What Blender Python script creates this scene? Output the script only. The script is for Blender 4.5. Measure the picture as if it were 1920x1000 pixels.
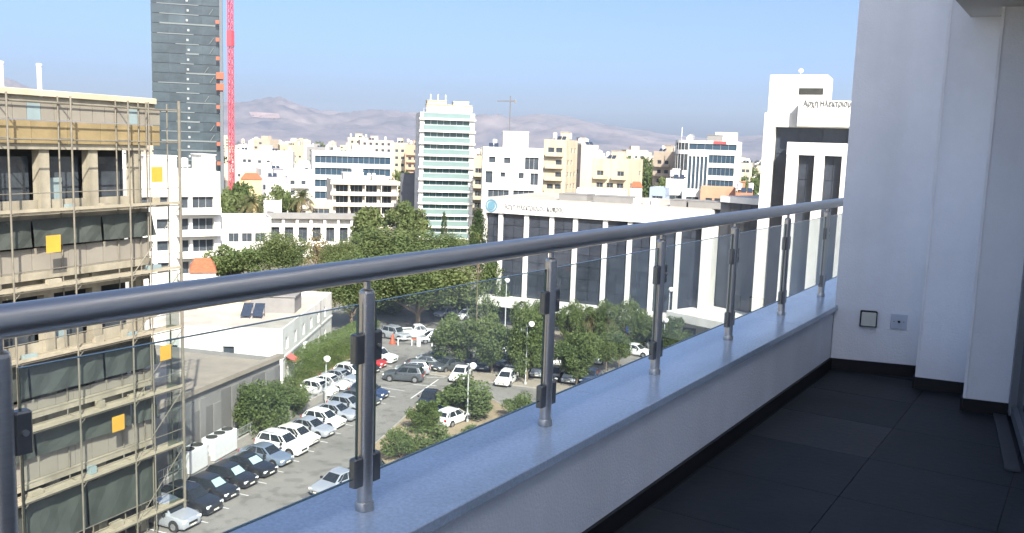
import bpy, math, random
import numpy as np
from mathutils import Vector, Matrix, noise
random.seed(7); np.random.seed(7)
sc = bpy.context.scene
for o in list(bpy.data.objects): bpy.data.objects.remove(o)
COL = sc.collection

# ------------------------------------------------------------------ camera
F = 1700.0 / 1920.0 * 36.0                 # 31.9 mm on a 36 mm wide frame
RM = np.array([[0.83868293, -0.09919021, 0.5355112],
               [0.5436379, 0.09344821, -0.83410147],
               [0.03269214, 0.99067085, 0.13229697]])
CAM = np.array([0.0, 0.0, 26.0])
cam_d = bpy.data.cameras.new('camera'); cam = bpy.data.objects.new('camera', cam_d); COL.objects.link(cam)
cam_d.lens = F; cam_d.sensor_width = 36.0; cam_d.clip_start = 0.05; cam_d.clip_end = 60000
cam.matrix_world = Matrix.Translation(Vector(CAM)) @ Matrix([list(r) for r in RM]).to_4x4()
sc.camera = cam
# ------------------------------------------------------------------ sky, sun, exposure
SUN_EL, SUN_AZ = 40.0, 130.0               # azimuth clockwise from +Y
w = bpy.data.worlds.new('World'); sc.world = w; w.use_nodes = True
nt = w.node_tree; bg = nt.nodes['Background']
sky = nt.nodes.new('ShaderNodeTexSky'); sky.sky_type = 'NISHITA'; sky.sun_disc = False
sky.sun_elevation = math.radians(SUN_EL); sky.sun_rotation = math.radians(SUN_AZ)
sky.air_density = 0.58; sky.dust_density = 4.0; sky.ozone_density = 5.0; sky.altitude = 100
nt.links.new(sky.outputs[0], bg.inputs[0]); bg.inputs[1].default_value = 0.09
sl = bpy.data.lights.new('sun', 'SUN'); sl.energy = 3.5; sl.angle = math.radians(0.5); sl.color = (1.0, 0.94, 0.84)
sun = bpy.data.objects.new('sun', sl); COL.objects.link(sun); sun.location = (40, -40, 90)
a, e = math.radians(SUN_AZ), math.radians(SUN_EL)
SDIR = Vector((math.cos(e) * math.sin(a), math.cos(e) * math.cos(a), math.sin(e)))
sun.rotation_euler = SDIR.to_track_quat('Z', 'Y').to_euler()
vs = sc.view_settings
vs.view_transform = 'Standard'; vs.look = 'None'; vs.gamma = 1.0; vs.exposure = 1.7; vs.use_curve_mapping = False
sc.render.engine = 'CYCLES'; sc.cycles.use_denoising = True
sc.cycles.max_bounces = 10; sc.cycles.transparent_max_bounces = 16; sc.cycles.volume_bounces = 0

# ------------------------------------------------------------------ survey helpers (a sight line from the balcony meets the ground / a height / a distance)
def ray(px, py):
    c = np.array([px - 960.0, 500.0 - py, -1700.0]); return RM @ (c / np.linalg.norm(c))
def onz(px, py, z=0.0):
    d = ray(px, py); return CAM + d * ((z - CAM[2]) / d[2])
def hd(px, py, D):
    d = ray(px, py); return CAM + d * (D / math.hypot(d[0], d[1]))
def hor(px): return 273.0 + 0.033 * (px - 960.0)
def V2(p): return np.array([p[0], p[1]], float)

# ------------------------------------------------------------------ materials
MATS = {}
def mat(name, col, rough=0.7, metal=0.0, var=0.12, scale=3.0, bump=0.0, bscale=40.0, spec=0.5, col2=None, emit=0, stretch=None):
    if name in MATS: return MATS[name]
    m = bpy.data.materials.new(name); m.use_nodes = True; MATS[name] = m
    t = m.node_tree; b = t.nodes['Principled BSDF']
    b.inputs['Roughness'].default_value = rough; b.inputs['Metallic'].default_value = metal
    b.inputs['Specular IOR Level'].default_value = spec
    tc = t.nodes.new('ShaderNodeTexCoord'); mp = t.nodes.new('ShaderNodeMapping')
    t.links.new(tc.outputs['Object'], mp.inputs['Vector'])
    if stretch: mp.inputs['Scale'].default_value = stretch
    oi = t.nodes.new('ShaderNodeObjectInfo'); va = t.nodes.new('ShaderNodeVectorMath'); va.operation = 'ADD'
    sm = t.nodes.new('ShaderNodeMath'); sm.operation = 'MULTIPLY'; sm.inputs[1].default_value = 37.0
    t.links.new(oi.outputs['Random'], sm.inputs[0]); t.links.new(mp.outputs[0], va.inputs[0]); t.links.new(sm.outputs[0], va.inputs[1])
    n = t.nodes.new('ShaderNodeTexNoise'); n.inputs['Scale'].default_value = scale; n.inputs['Detail'].default_value = 6; n.inputs['Roughness'].default_value = 0.65
    t.links.new(va.outputs[0], n.inputs['Vector'])
    r = t.nodes.new('ShaderNodeValToRGB'); r.color_ramp.elements[0].position = 0.3; r.color_ramp.elements[1].position = 0.7
    c = np.array(col); c2 = np.array(col2) if col2 is not None else np.clip(c * (1 + var), 0, 0.92)
    c1 = c if col2 is not None else c * (1 - var)
    r.color_ramp.elements[0].color = (*c1, 1); r.color_ramp.elements[1].color = (*c2, 1)
    t.links.new(n.outputs['Fac'], r.inputs[0]); t.links.new(r.outputs[0], b.inputs['Base Color'])
    if bump:
        n2 = t.nodes.new('ShaderNodeTexNoise'); n2.inputs['Scale'].default_value = bscale; n2.inputs['Detail'].default_value = 4
        t.links.new(va.outputs[0], n2.inputs['Vector'])
        bp = t.nodes.new('ShaderNodeBump'); bp.inputs['Strength'].default_value = bump; bp.inputs['Distance'].default_value = 0.02
        t.links.new(n2.outputs['Fac'], bp.inputs['Height']); t.links.new(bp.outputs[0], b.inputs['Normal'])
    return m

def leafmat(name, c1, c2):
    m = mat(name, c1, 0.55, 0, 0.2, 0.55, col2=c2, spec=0.25)
    t = m.node_tree; b = t.nodes['Principled BSDF']; out = t.nodes['Material Output']
    tr = t.nodes.new('ShaderNodeBsdfTranslucent'); mx = t.nodes.new('ShaderNodeMixShader'); mx.inputs[0].default_value = 0.38
    rp = [x for x in t.nodes if x.type == 'VALTORGB'][0]
    t.links.new(rp.outputs[0], tr.inputs[0]); t.links.new(b.outputs[0], mx.inputs[1]); t.links.new(tr.outputs[0], mx.inputs[2]); t.links.new(mx.outputs[0], out.inputs[0])
    return m

def glassmat(name, tint, refl=1.0):
    m = bpy.data.materials.new(name); m.use_nodes = True; MATS[name] = m
    t = m.node_tree; t.nodes.remove(t.nodes['Principled BSDF']); out = t.nodes['Material Output']
    tr = t.nodes.new('ShaderNodeBsdfTransparent'); tr.inputs[0].default_value = (*tint, 1)
    gl = t.nodes.new('ShaderNodeBsdfGlossy'); gl.inputs['Roughness'].default_value = 0.01
    fr = t.nodes.new('ShaderNodeFresnel'); fr.inputs[0].default_value = 1.45
    mu = t.nodes.new('ShaderNodeMath'); mu.operation = 'MULTIPLY'; mu.inputs[1].default_value = refl
    ge = t.nodes.new('ShaderNodeNewGeometry'); fb = t.nodes.new('ShaderNodeMath'); fb.operation = 'SUBTRACT'; fb.inputs[0].default_value = 1.0; t.links.new(ge.outputs['Backfacing'], fb.inputs[1])
    m2 = t.nodes.new('ShaderNodeMath'); m2.operation = 'MULTIPLY'; t.links.new(fb.outputs[0], m2.inputs[1])     # only the entry face reflects
    mx = t.nodes.new('ShaderNodeMixShader'); t.links.new(fr.outputs[0], mu.inputs[0]); t.links.new(mu.outputs[0], m2.inputs[0]); t.links.new(m2.outputs[0], mx.inputs[0])
    t.links.new(tr.outputs[0], mx.inputs[1]); t.links.new(gl.outputs[0], mx.inputs[2]); t.links.new(mx.outputs[0], out.inputs[0])
    return m
def dusty(m, f):
    t = m.node_tree; out = t.nodes['Material Output']; src = out.inputs[0].links[0].from_socket; df = t.nodes.new('ShaderNodeBsdfDiffuse'); df.inputs[0].default_value = (.8, .8, .76, 1); tl = t.nodes.new('ShaderNodeBsdfTranslucent'); tl.inputs[0].default_value = (.8, .8, .76, 1)
    ad = t.nodes.new('ShaderNodeMixShader'); ad.inputs[0].default_value = .6; t.links.new(df.outputs[0], ad.inputs[1]); t.links.new(tl.outputs[0], ad.inputs[2])
    tc = t.nodes.new('ShaderNodeTexCoord'); n = t.nodes.new('ShaderNodeTexNoise'); n.inputs['Scale'].default_value = 5; n.inputs['Detail'].default_value = 7; t.links.new(tc.outputs['Object'], n.inputs['Vector'])
    mr = t.nodes.new('ShaderNodeMapRange'); mr.inputs[1].default_value = .3; mr.inputs[2].default_value = .75; mr.inputs[3].default_value = f * .3; mr.inputs[4].default_value = f * 1.8; t.links.new(n.outputs['Fac'], mr.inputs[0])
    mx = t.nodes.new('ShaderNodeMixShader'); t.links.new(mr.outputs[0], mx.inputs[0]); t.links.new(src, mx.inputs[1]); t.links.new(ad.outputs[0], mx.inputs[2]); t.links.new(mx.outputs[0], out.inputs[0])

M_white = mat('white_render', (0.66, 0.645, 0.60), 0.85, var=0.08, scale=0.6, bump=0.1, bscale=20)
M_cream = mat('cream_render', (0.47, 0.405, 0.29), 0.85, var=0.08, scale=0.7)
M_ivory = mat('ivory_render', (0.56, 0.52, 0.44), 0.85, var=0.08, scale=0.7)
M_beige = mat('beige_render', (0.36, 0.30, 0.23), 0.85, var=0.1, scale=0.6)
M_pink = mat('pink_beige_render', (0.40, 0.325, 0.27), 0.85, var=0.08, scale=0.6)
M_salmon = mat('salmon_render', (0.40, 0.22, 0.14), 0.85, var=0.1, scale=0.6)
M_yellowr = mat('yellow_render', (0.46, 0.37, 0.20), 0.85, var=0.08, scale=0.6)
M_grey = mat('grey_render', (0.20, 0.195, 0.185), 0.85, var=0.1, scale=0.7)
M_dgrey = mat('dark_grey_render', (0.095, 0.10, 0.11), 0.8, var=0.1, scale=0.7)
M_conc = mat('raw_concrete', (0.30, 0.27, 0.20), 0.9, var=0.18, scale=0.9, bump=0.3, bscale=8)
M_roof = mat('roof_screed', (0.36, 0.33, 0.28), 0.9, var=0.2, scale=0.35)
M_tile = mat('terracotta_tiles', (0.34, 0.11, 0.05), 0.8, var=0.25, scale=2.0)
M_dwin = mat('dark_window_glass', (0.045, 0.055, 0.065), 0.08, var=0.3, scale=0.8, spec=0.5)
M_bank = mat('slate_curtain_glass', (0.035, 0.042, 0.055), 0.05, var=0.35, scale=0.25, spec=0.55)
M_teal = mat('teal_curtain_glass', (0.035, 0.075, 0.075), 0.12, var=0.2, scale=0.3, spec=0.6)
M_tealp = mat('pale_teal_panel', (0.14, 0.205, 0.195), 0.4, var=0.06, scale=0.4)
M_blue = mat('blue_curtain_glass', (0.03, 0.055, 0.08), 0.1, var=0.2, scale=0.3, spec=0.6)
M_tower = mat('tower_glass', (0.045, 0.062, 0.07), 0.12, var=0.35, scale=0.12, spec=0.5)
M_alum = mat('aluminium_frame', (0.55, 0.55, 0.54), 0.4, 0.6, var=0.05)
M_steel = mat('brushed_steel', (0.62, 0.59, 0.54), 0.36, 0.92, var=0.08, scale=6, stretch=(30, 1, 30))
M_steeld = mat('cast_steel_clamp', (0.24, 0.235, 0.22), 0.38, 0.8, var=0.1, scale=20)
M_rubber = mat('black_rubber', (0.02, 0.02, 0.02), 0.8, var=0.1)
M_scaf = mat('galvanised_tube', (0.17, 0.155, 0.12), 0.6, 0.2, var=0.25, scale=1.5)
M_plank = mat('scaffold_plank', (0.30, 0.265, 0.19), 0.85, var=0.2, scale=1.2)
M_ply = mat('ochre_board', (0.23, 0.175, 0.085), 0.8, var=0.22, scale=0.8)
M_panel = mat('beige_cladding_panel', (0.225, 0.205, 0.165), 0.75, var=0.08, scale=0.5)
M_bpanel = mat('blue_grey_sheet', (0.22, 0.28, 0.28), 0.6, var=0.08, scale=0.7)
M_net = mat('dark_green_netting', (0.042, 0.05, 0.042), 0.75, var=0.25, scale=0.9, bump=0.4, bscale=6)
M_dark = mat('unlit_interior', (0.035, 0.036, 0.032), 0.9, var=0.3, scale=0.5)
M_yel = mat('yellow_sheet', (0.50, 0.29, 0.035), 0.6, var=0.1, scale=1.5)
M_red = mat('red_paint', (0.55, 0.06, 0.06), 0.5, var=0.1)
M_orange = mat('orange_paint', (0.42, 0.08, 0.035), 0.5, var=0.1)
M_asph = mat('aged_asphalt', (0.20, 0.19, 0.17), 0.92, var=0.2, scale=0.16, bump=0.3, bscale=30)
M_pave = mat('concrete_paving', (0.27, 0.235, 0.19), 0.9, var=0.15, scale=0.5)
M_kerb = mat('kerb_concrete', (0.32, 0.30, 0.27), 0.9, var=0.1, scale=1)
M_paint = mat('road_paint', (0.62, 0.61, 0.58), 0.8, var=0.2, scale=2.5)
M_soil = mat('dry_soil', (0.28, 0.22, 0.14), 0.95, var=0.25, scale=0.4, bump=0.4, bscale=5)
M_bark = mat('bark', (0.17, 0.13, 0.09), 0.95, var=0.3, scale=2, bump=0.5, bscale=10)
M_lamp = mat('lamp_pole_paint', (0.50, 0.51, 0.50), 0.5, 0.2, var=0.06)
M_globe = mat('milk_glass', (0.85, 0.85, 0.83), 0.25, var=0.02)
M_signb = mat('sign_blue', (0.03, 0.10, 0.55), 0.4, var=0.05)
M_tank = mat('white_tank', (0.62, 0.62, 0.61), 0.5, var=0.05)
M_solar = mat('solar_glass', (0.03, 0.04, 0.06), 0.1, var=0.2)
L_pine = leafmat('pine_leaf', (0.065, 0.105, 0.034), (0.155, 0.185, 0.066))
L_broad = leafmat('broad_leaf', (0.072, 0.115, 0.035), (0.165, 0.205, 0.07))
L_hedge = leafmat('hedge_leaf', (0.10, 0.15, 0.035), (0.18, 0.24, 0.07))
L_shrub = leafmat('shrub_leaf', (0.09, 0.135, 0.045), (0.18, 0.225, 0.085))
L_dry = leafmat('dry_leaf', (0.16, 0.13, 0.06), (0.28, 0.22, 0.11))
L_palm = leafmat('palm_leaf', (0.07, 0.09, 0.035), (0.16, 0.16, 0.07))
L_dark = leafmat('cypress_leaf', (0.025, 0.05, 0.018), (0.06, 0.085, 0.03))
G_rail = glassmat('railing_glass', (0.92, 0.955, 0.95), 2.0); dusty(G_rail, .035)

# ------------------------------------------------------------------ mesh builder
class MB:
    def __init__(s): s.v = []; s.f = []; s.m = []
    def quad(s, a, b, c, d, mi=0):
        n = len(s.v); s.v += [tuple(a), tuple(b), tuple(c), tuple(d)]; s.f.append((n, n + 1, n + 2, n + 3)); s.m.append(mi); return s
    def poly(s, pts, mi=0):
        n = len(s.v); s.v += [tuple(p) for p in pts]; s.f.append(tuple(range(n, n + len(pts)))); s.m.append(mi); return s
    def box(s, x0, x1, y0, y1, z0, z1, mi=0):
        n = len(s.v)
        s.v += [(x0, y0, z0), (x1, y0, z0), (x1, y1, z0), (x0, y1, z0), (x0, y0, z1), (x1, y0, z1), (x1, y1, z1), (x0, y1, z1)]
        for q in ((0, 3, 2, 1), (4, 5, 6, 7), (0, 1, 5, 4), (1, 2, 6, 5), (2, 3, 7, 6), (3, 0, 4, 7)):
            s.f.append(tuple(n + i for i in q)); s.m.append(mi)
        return s
    def bbox(s, x0, x1, y0, y1, z0, z1, b=0.01, mi=0):     # box with chamfered vertical and top edges
        p = [(x0 + b, y0), (x1 - b, y0), (x1, y0 + b), (x1, y1 - b), (x1 - b, y1), (x0 + b, y1), (x0, y1 - b), (x0, y0 + b)]
        cx, cy = (x0 + x1) / 2, (y0 + y1) / 2
        def ins(q): return (q[0] + (b if q[0] < cx else -b) * 0.8, q[1] + (b if q[1] < cy else -b) * 0.8)
        n = len(s.v); s.v += [(q[0], q[1], z0) for q in p] + [(q[0], q[1], z1 - b) for q in p] + [(*ins(q), z1) for q in p]
        for k in range(8):
            j = (k + 1) % 8
            s.f.append((n + k, n + j, n + 8 + j, n + 8 + k)); s.f.append((n + 8 + k, n + 8 + j, n + 16 + j, n + 16 + k)); s.m += [mi, mi]
        s.f.append(tuple(n + 16 + k for k in range(8))); s.f.append(tuple(n + 7 - k for k in range(8))); s.m += [mi, mi]
        return s
    def prism(s, poly, z0, z1, mi=0, mt=None):
        n = len(s.v); k = len(poly); s.v += [(p[0], p[1], z0) for p in poly] + [(p[0], p[1], z1) for p in poly]
        for i in range(k):
            j = (i + 1) % k; s.f.append((n + i, n + j, n + k + j, n + k + i)); s.m.append(mi)
        s.f.append(tuple(n + k + i for i in range(k))); s.m.append(mi if mt is None else mt)
        s.f.append(tuple(n + k - 1 - i for i in range(k))); s.m.append(mi); return s
    def tube(s, p0, p1, r0, r1=None, n=10, mi=0, cap=True):
        r1 = r0 if r1 is None else r1; p0 = Vector(p0); p1 = Vector(p1); d = (p1 - p0).normalized()
        u = d.orthogonal().normalized(); w_ = d.cross(u); b = len(s.v)
        for p, r in ((p0, r0), (p1, r1)):
            for i in range(n):
                t = 2 * math.pi * i / n; s.v.append(tuple(p + u * (r * math.cos(t)) + w_ * (r * math.sin(t))))
        for i in range(n):
            j = (i + 1) % n; s.f.append((b + i, b + j, b + n + j, b + n + i)); s.m.append(mi)
        if cap:
            s.f.append(tuple(b + n - 1 - i for i in range(n))); s.f.append(tuple(b + n + i for i in range(n))); s.m += [mi, mi]
        return s
    def lathe(s, prof, n=16, c=(0, 0, 0), mi=0):
        b = len(s.v)
        for r, z in prof:
            for i in range(n):
                t = 2 * math.pi * i / n; s.v.append((c[0] + r * math.cos(t), c[1] + r * math.sin(t), c[2] + z))
        for k in range(len(prof) - 1):
            for i in range(n):
                j = (i + 1) % n; s.f.append((b + k * n + i, b + k * n + j, b + (k + 1) * n + j, b + (k + 1) * n + i)); s.m.append(mi)
        return s
    def xf(s, M):
        s.v = [tuple(M @ Vector(p)) for p in s.v]; return s
    def mesh(s, name, mats, smooth=False):
        me = bpy.data.meshes.new(name); me.from_pydata(s.v, [], s.f)
        if not isinstance(mats, (list, tuple)): mats = [mats]
        for m in mats: me.materials.append(m)
        if len(mats) > 1: me.polygons.foreach_set('material_index', s.m)
        if smooth:
            me.polygons.foreach_set('use_smooth', [True] * len(me.polygons)); me.set_sharp_from_angle(angle=math.radians(38))
        me.update(); return me
    def build(s, name, mats, parent=None, loc=None, rz=0, smooth=False):
        return link(s.mesh(name, mats, smooth), name, parent, loc, rz)

def link(me, name, parent=None, loc=None, rz=0):
    o = bpy.data.objects.new(name, me); COL.objects.link(o)
    if parent is not None: o.parent = parent
    if loc is not None: o.location = tuple(loc)
    if rz: o.rotation_euler = (0, 0, rz)
    return o
def empty(name, loc=(0, 0, 0), rz=0):
    o = bpy.data.objects.new(name, None); COL.objects.link(o); o.location = tuple(loc); o.rotation_euler = (0, 0, rz); o.empty_display_size = 0.2; return o
def tag(o, label=None, cat=None, group=None, kind=None):
    if label: o['label'] = label
    if cat: o['category'] = cat
    if group: o['group'] = group
    if kind: o['kind'] = kind
    return o
def copy_tree(o, parent=None):
    c = o.copy(); COL.objects.link(c); c.parent = parent
    for ch in list(o.children): copy_tree(ch, c)
    return c
def struct(name, mb, m, **k):
    return tag(mb.build(name, m, **k), kind='structure')

# ------------------------------------------------------------------ ground, mountains
R0 = 6800.0
g = MB(); n = 48
ring = [(R0 * math.cos(2 * math.pi * i / n), R0 * math.sin(2 * math.pi * i / n), 0) for i in range(n)]
g.poly(ring)
M_land = mat('dusty_town_ground', (0.24, 0.20, 0.15), 0.95, var=0.3, scale=0.02, col2=(0.12, 0.12, 0.075))
struct('ground', g, M_land)

RIDGE = [(-500, 165), (-100, 160), (0, 147), (60, 162), (120, 172), (200, 172), (280, 184), (360, 182), (440, 180), (490, 176), (530, 173), (552, 182), (600, 195), (650, 197),
         (700, 195), (745, 191), (800, 197), (850, 205), (900, 196), (950, 198), (1000, 194), (1050, 197), (1090, 204), (1130, 216), (1200, 226), (1260, 236), (1330, 246), (1400, 240), (1500, 243), (1700, 250), (2400, 255)]
rx = [p[0] for p in RIDGE]; ry = [p[1] for p in RIDGE]
DN, DF = 2700.0, 4800.0
nu, nv = 520, 90
mb = MB()
for i in range(nu):
    px = -500 + 2900 * i / (nu - 1)
    d = ray(px, hor(px)); az = math.atan2(d[0], d[1])
    top = (hor(px) - np.interp(px, rx, ry)) / 1700.0 / math.cos(math.atan((px - 960) / 1700.0)) * DF * 0.80
    for j in range(nv):
        t = j / (nv - 1); D = DN + (DF * 1.12 - DN) * t
        x, y = D * math.sin(az), D * math.cos(az)
        s = min(1.0, t / 0.72); env = (s * s * (3 - 2 * s)) if t < 0.72 else 1.0 - (t - 0.72) / 0.28 * 0.9
        f = noise.fractal(Vector((x / 640, y / 640, 0.3)), 0.85, 2.1, 6)
        rid = 1 - abs(noise.fractal(Vector((x / 520, y / 520, 4.3)), 0.7, 2.1, 6))
        low = 0.33 * math.exp(-((t - 0.34) / 0.13) ** 2) * max(0, 0.55 + noise.noise(Vector((x / 650, y / 650, 9)))) * 1.2
        z = top * (env * (0.88 + 0.12 * rid) + low * (1 - env) + env * (1 - env) * 1.1 * f + env * (1 - env) * 1.0 * (rid - .6)) + env * 8 * f
        mb.v.append((x, y, max(z, -2) - 1.0))
for i in range(nu - 1):
    for j in range(nv - 1):
        mb.f.append((i * nv + j, (i + 1) * nv + j, (i + 1) * nv + j + 1, i * nv + j + 1)); mb.m.append(0)
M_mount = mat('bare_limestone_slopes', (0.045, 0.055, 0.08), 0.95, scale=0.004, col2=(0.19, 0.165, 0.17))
mo = struct('mountains', mb, M_mount, smooth=True)

# pale patch painted on the slope
fp = MB(); nn_ = 8
def slope_z(x, y):
    hit, loc, _, _ = mo.ray_cast(Vector((x, y, 2000)), Vector((0, 0, -1))); return loc.z if hit else 0
vl = bpy.context.view_layer; vl.update()
def slope_pt(px, py):
    d = Vector(ray(px, py)); hit, loc, _, _ = mo.ray_cast(Vector(CAM), d); return loc - d * 6 if hit else Vector(CAM) + d * 4200
cor = [(467, 210), (522, 213), (526, 223), (472, 220)]
def bil(s, t):
    a_ = np.array(cor[0]) * (1 - s) + np.array(cor[1]) * s; b_ = np.array(cor[3]) * (1 - s) + np.array(cor[2]) * s; return a_ * (1 - t) + b_ * t
G_ = [[slope_pt(*bil(i / nn_, j / 4)) for i in range(nn_ + 1)] for j in range(5)]
for j in range(4):
    for i in range(nn_): fp.quad(G_[j + 1][i], G_[j + 1][i + 1], G_[j][i + 1], G_[j][i])
tag(fp.build('painted_hillside', mat('limewashed_stones', (.22, .17, .17), .9, var=.15, scale=.02)), 'pale pinkish patch painted on the mountain slope right of the crane', 'marking')

# ------------------------------------------------------------------ car park ground
def gpoly(pts, z): return [(p[0], p[1], z) for p in pts]
lot = MB().poly(gpoly([(-20, 5), (-16, 135), (-60, 150), (-100, 150), (-100, 100), (-62, 35), (-54, 10)], 0.02))
struct('car_park', lot, M_asph)
t_ = M_asph.node_tree; n_ = t_.nodes.new('ShaderNodeTexNoise'); n_.inputs['Scale'].default_value = .9; n_.inputs['Detail'].default_value = 3
r_ = t_.nodes.new('ShaderNodeValToRGB'); r_.color_ramp.elements[0].position = .36; r_.color_ramp.elements[0].color = (.55, .55, .55, 1); r_.color_ramp.elements[1].position = .48; r_.color_ramp.elements[1].color = (1, 1, 1, 1)
x_ = t_.nodes.new('ShaderNodeMix'); x_.data_type = 'RGBA'; x_.blend_type = 'MULTIPLY'; x_.inputs[0].default_value = .6
tc_ = [q for q in t_.nodes if q.type == 'TEX_COORD'][0]; bs_ = t_.nodes['Principled BSDF']; c_ = bs_.inputs['Base Color'].links[0].from_socket
t_.links.new(tc_.outputs['Object'], n_.inputs['Vector']); t_.links.new(n_.outputs['Fac'], r_.inputs[0]); t_.links.new(c_, x_.inputs[6]); t_.links.new(r_.outputs[0], x_.inputs[7]); t_.links.new(x_.outputs[2], bs_.inputs['Base Color'])
AX = V2((-0.306, 0.952)); NX = V2((0.952, 0.306))            # row direction, nose direction

def sheet(name, pts, z, m): return struct(name, MB().poly(gpoly(pts, z)), m)
def island(name, pts, h=0.13, top=M_soil, kind='structure'):
    r = empty(name); tag(r, kind='structure')
    c = np.mean(np.array(pts), axis=0)
    k = MB(); n = len(pts)
    for i in range(n):
        a_, b_ = np.array(pts[i]), np.array(pts[(i + 1) % n])
        ai = a_ + (c - a_) / np.linalg.norm(c - a_) * 0.16; bi = b_ + (c - b_) / np.linalg.norm(c - b_) * 0.16
        k.quad((*a_, 0), (*b_, 0), (*b_, h), (*a_, h)); k.quad((*a_, h), (*b_, h), (*bi, h), (*ai, h)); k.quad((*bi, h), (*bi, 0.03), (*ai, 0.03), (*ai, h))
    k.build('kerb', M_kerb, r)
    MB().poly([(p[0] + (c[0] - p[0]) * 0.01, p[1] + (c[1] - p[1]) * 0.01, h - 0.03) for p in pts]).build('planting_bed', top, r)
    return r
P = lambda px, py, z=0.0: tuple(onz(px, py, z)[:2])
island('planted_island', [P(655, 935), P(690, 845), P(745, 795), P(800, 742), P(850, 728), P(905, 740), P(960, 770), P(1010, 790), P(900, 900), P(760, 960)])
island('tree_island', [P(800, 702), P(840, 708), P(1010, 730), P(1100, 752), P(1125, 735), P(1020, 715), P(850, 694)], top=M_pave)
sheet('paved_walk', [P(955, 648), P(1230, 672), P(1330, 650), P(1330, 632), P(960, 622)], 0.06, M_pave)
sheet('hedge_bed', [P(520, 760), P(655, 702), P(705, 640), P(690, 620), P(560, 655), P(500, 700)], 0.05, M_soil)
# bay lines: thin painted strips
def strip(p, q, wd, z):
    p = V2(p); q = V2(q); t = (q - p) / np.linalg.norm(q - p); s_ = V2((-t[1], t[0])) * wd / 2
    return [(*(p - s_), z), (*(q - s_), z), (*(q + s_), z), (*(p + s_), z)]
BAY0 = V2((-52.8, 44.0)); STEP = V2((-0.78, 2.42))
M_patch = mat('newer_asphalt', (.13, .125, .12), .92, var=.15, scale=.4)
sheet('asphalt_patch', [P(560, 930), P(640, 900), P(655, 915), P(580, 948)], .023, M_patch); sheet('asphalt_patch', [P(735, 690), P(760, 684), P(765, 668), P(742, 672)], .023, M_patch)
mk = empty('bay_markings'); tag(mk, kind='structure')
for k in range(-4, 12):
    c = BAY0 + STEP * (k + 0.5); d = V2((0.985, 0.17))
    MB().poly(strip(c - d * 2.4, c + d * 2.5, 0.1, 0.026)).build('painted_line', M_paint, mk)
for k in range(7):
    c = V2((-65.2, 65.7)) + STEP * (k - 0.5); d = V2((0.985, 0.17))
    MB().poly(strip(c - d * 2.2, c + d * 2.4, 0.1, 0.026)).build('painted_line', M_paint, mk)
for (a_, b_) in [((775, 722), (818, 724)), ((800, 708), (835, 708)), ((770, 748), (822, 712))]:
    MB().poly(strip(P(*a_), P(*b_), 0.14, 0.026)).build('painted_line', M_paint, mk)

# ------------------------------------------------------------------ facade machinery
def facade(mb, p, q, z0, z1, ops, dep=0.25, mi=0):
    """wall sheet p->q (outward normal to the right) with real openings and reveals; ops = (s0,s1,t0,t1) in metres"""
    p = V2(p); q = V2(q); L = np.linalg.norm(q - p); u = (q - p) / L; nin = V2((-u[1], u[0])) * dep
    pt = lambda s, t, i=0: (p[0] + u[0] * s + nin[0] * i, p[1] + u[1] * s + nin[1] * i, t)
    xs = sorted({0.0, L, *[o[0] for o in ops], *[o[1] for o in ops]}); zs = sorted({z0, z1, *[o[2] for o in ops], *[o[3] for o in ops]})
    for a_, b_ in zip(xs, xs[1:]):
        if b_ - a_ < 1e-4: continue
        cx = (a_ + b_) / 2; run = None
        for c, d in zip(zs, zs[1:]):
            cz = (c + d) / 2
            hole = any(o[0] < cx < o[1] and o[2] < cz < o[3] for o in ops)
            if hole:
                if run: mb.quad(pt(a_, run[0]), pt(b_, run[0]), pt(b_, run[1]), pt(a_, run[1]), mi); run = None
            else: run = (run[0], d) if run else (c, d)
        if run: mb.quad(pt(a_, run[0]), pt(b_, run[0]), pt(b_, run[1]), pt(a_, run[1]), mi)
    for (s0, s1, t0, t1) in ops:
        mb.quad(pt(s0, t0), pt(s1, t0), pt(s1, t0, 1), pt(s0, t0, 1), mi); mb.quad(pt(s0, t1, 1), pt(s1, t1, 1), pt(s1, t1), pt(s0, t1), mi)
        mb.quad(pt(s0, t0), pt(s0, t0, 1), pt(s0, t1, 1), pt(s0, t1), mi); mb.quad(pt(s1, t0, 1), pt(s1, t0), pt(s1, t1), pt(s1, t1, 1), mi)
    return u, nin / dep
WM = {}
def winmesh(wd, ht, glass, frame, div):
    key = (round(wd, 2), round(ht, 2), glass.name, frame.name, div)
    if key not in WM:
        b = MB(); b.box(-0.02, wd + 0.02, 0.0, 0.04, -0.02, ht + 0.02, 0); t = 0.06
        b.box(0, wd, -0.05, -0.003, 0, t, 1); b.box(0, wd, -0.05, -0.003, ht - t, ht, 1)
        for k in range(div + 1):
            x = (wd - t) * k / div; b.box(x, x + t, -0.05, -0.003, t, ht - t, 1)
        WM[key] = b.mesh('window', [glass, frame])
    return WM[key]
def windows(root, p, q, ops, glass, frame, dep=0.25, div=2, name='window'):
    p = V2(p); q = V2(q); L = np.linalg.norm(q - p); u = (q - p) / L; ni = V2((-u[1], u[0])) * (dep - 0.05); rz = math.atan2(u[1], u[0])
    for (s0, s1, t0, t1) in ops:
        c = p + u * s0 + ni
        dv = max(1, min(6, round((s1 - s0) / 1.3))) if div is None else div
        link(winmesh(s1 - s0, t1 - t0, glass, frame, dv), name, root, (c[0], c[1], t0), rz)

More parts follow.
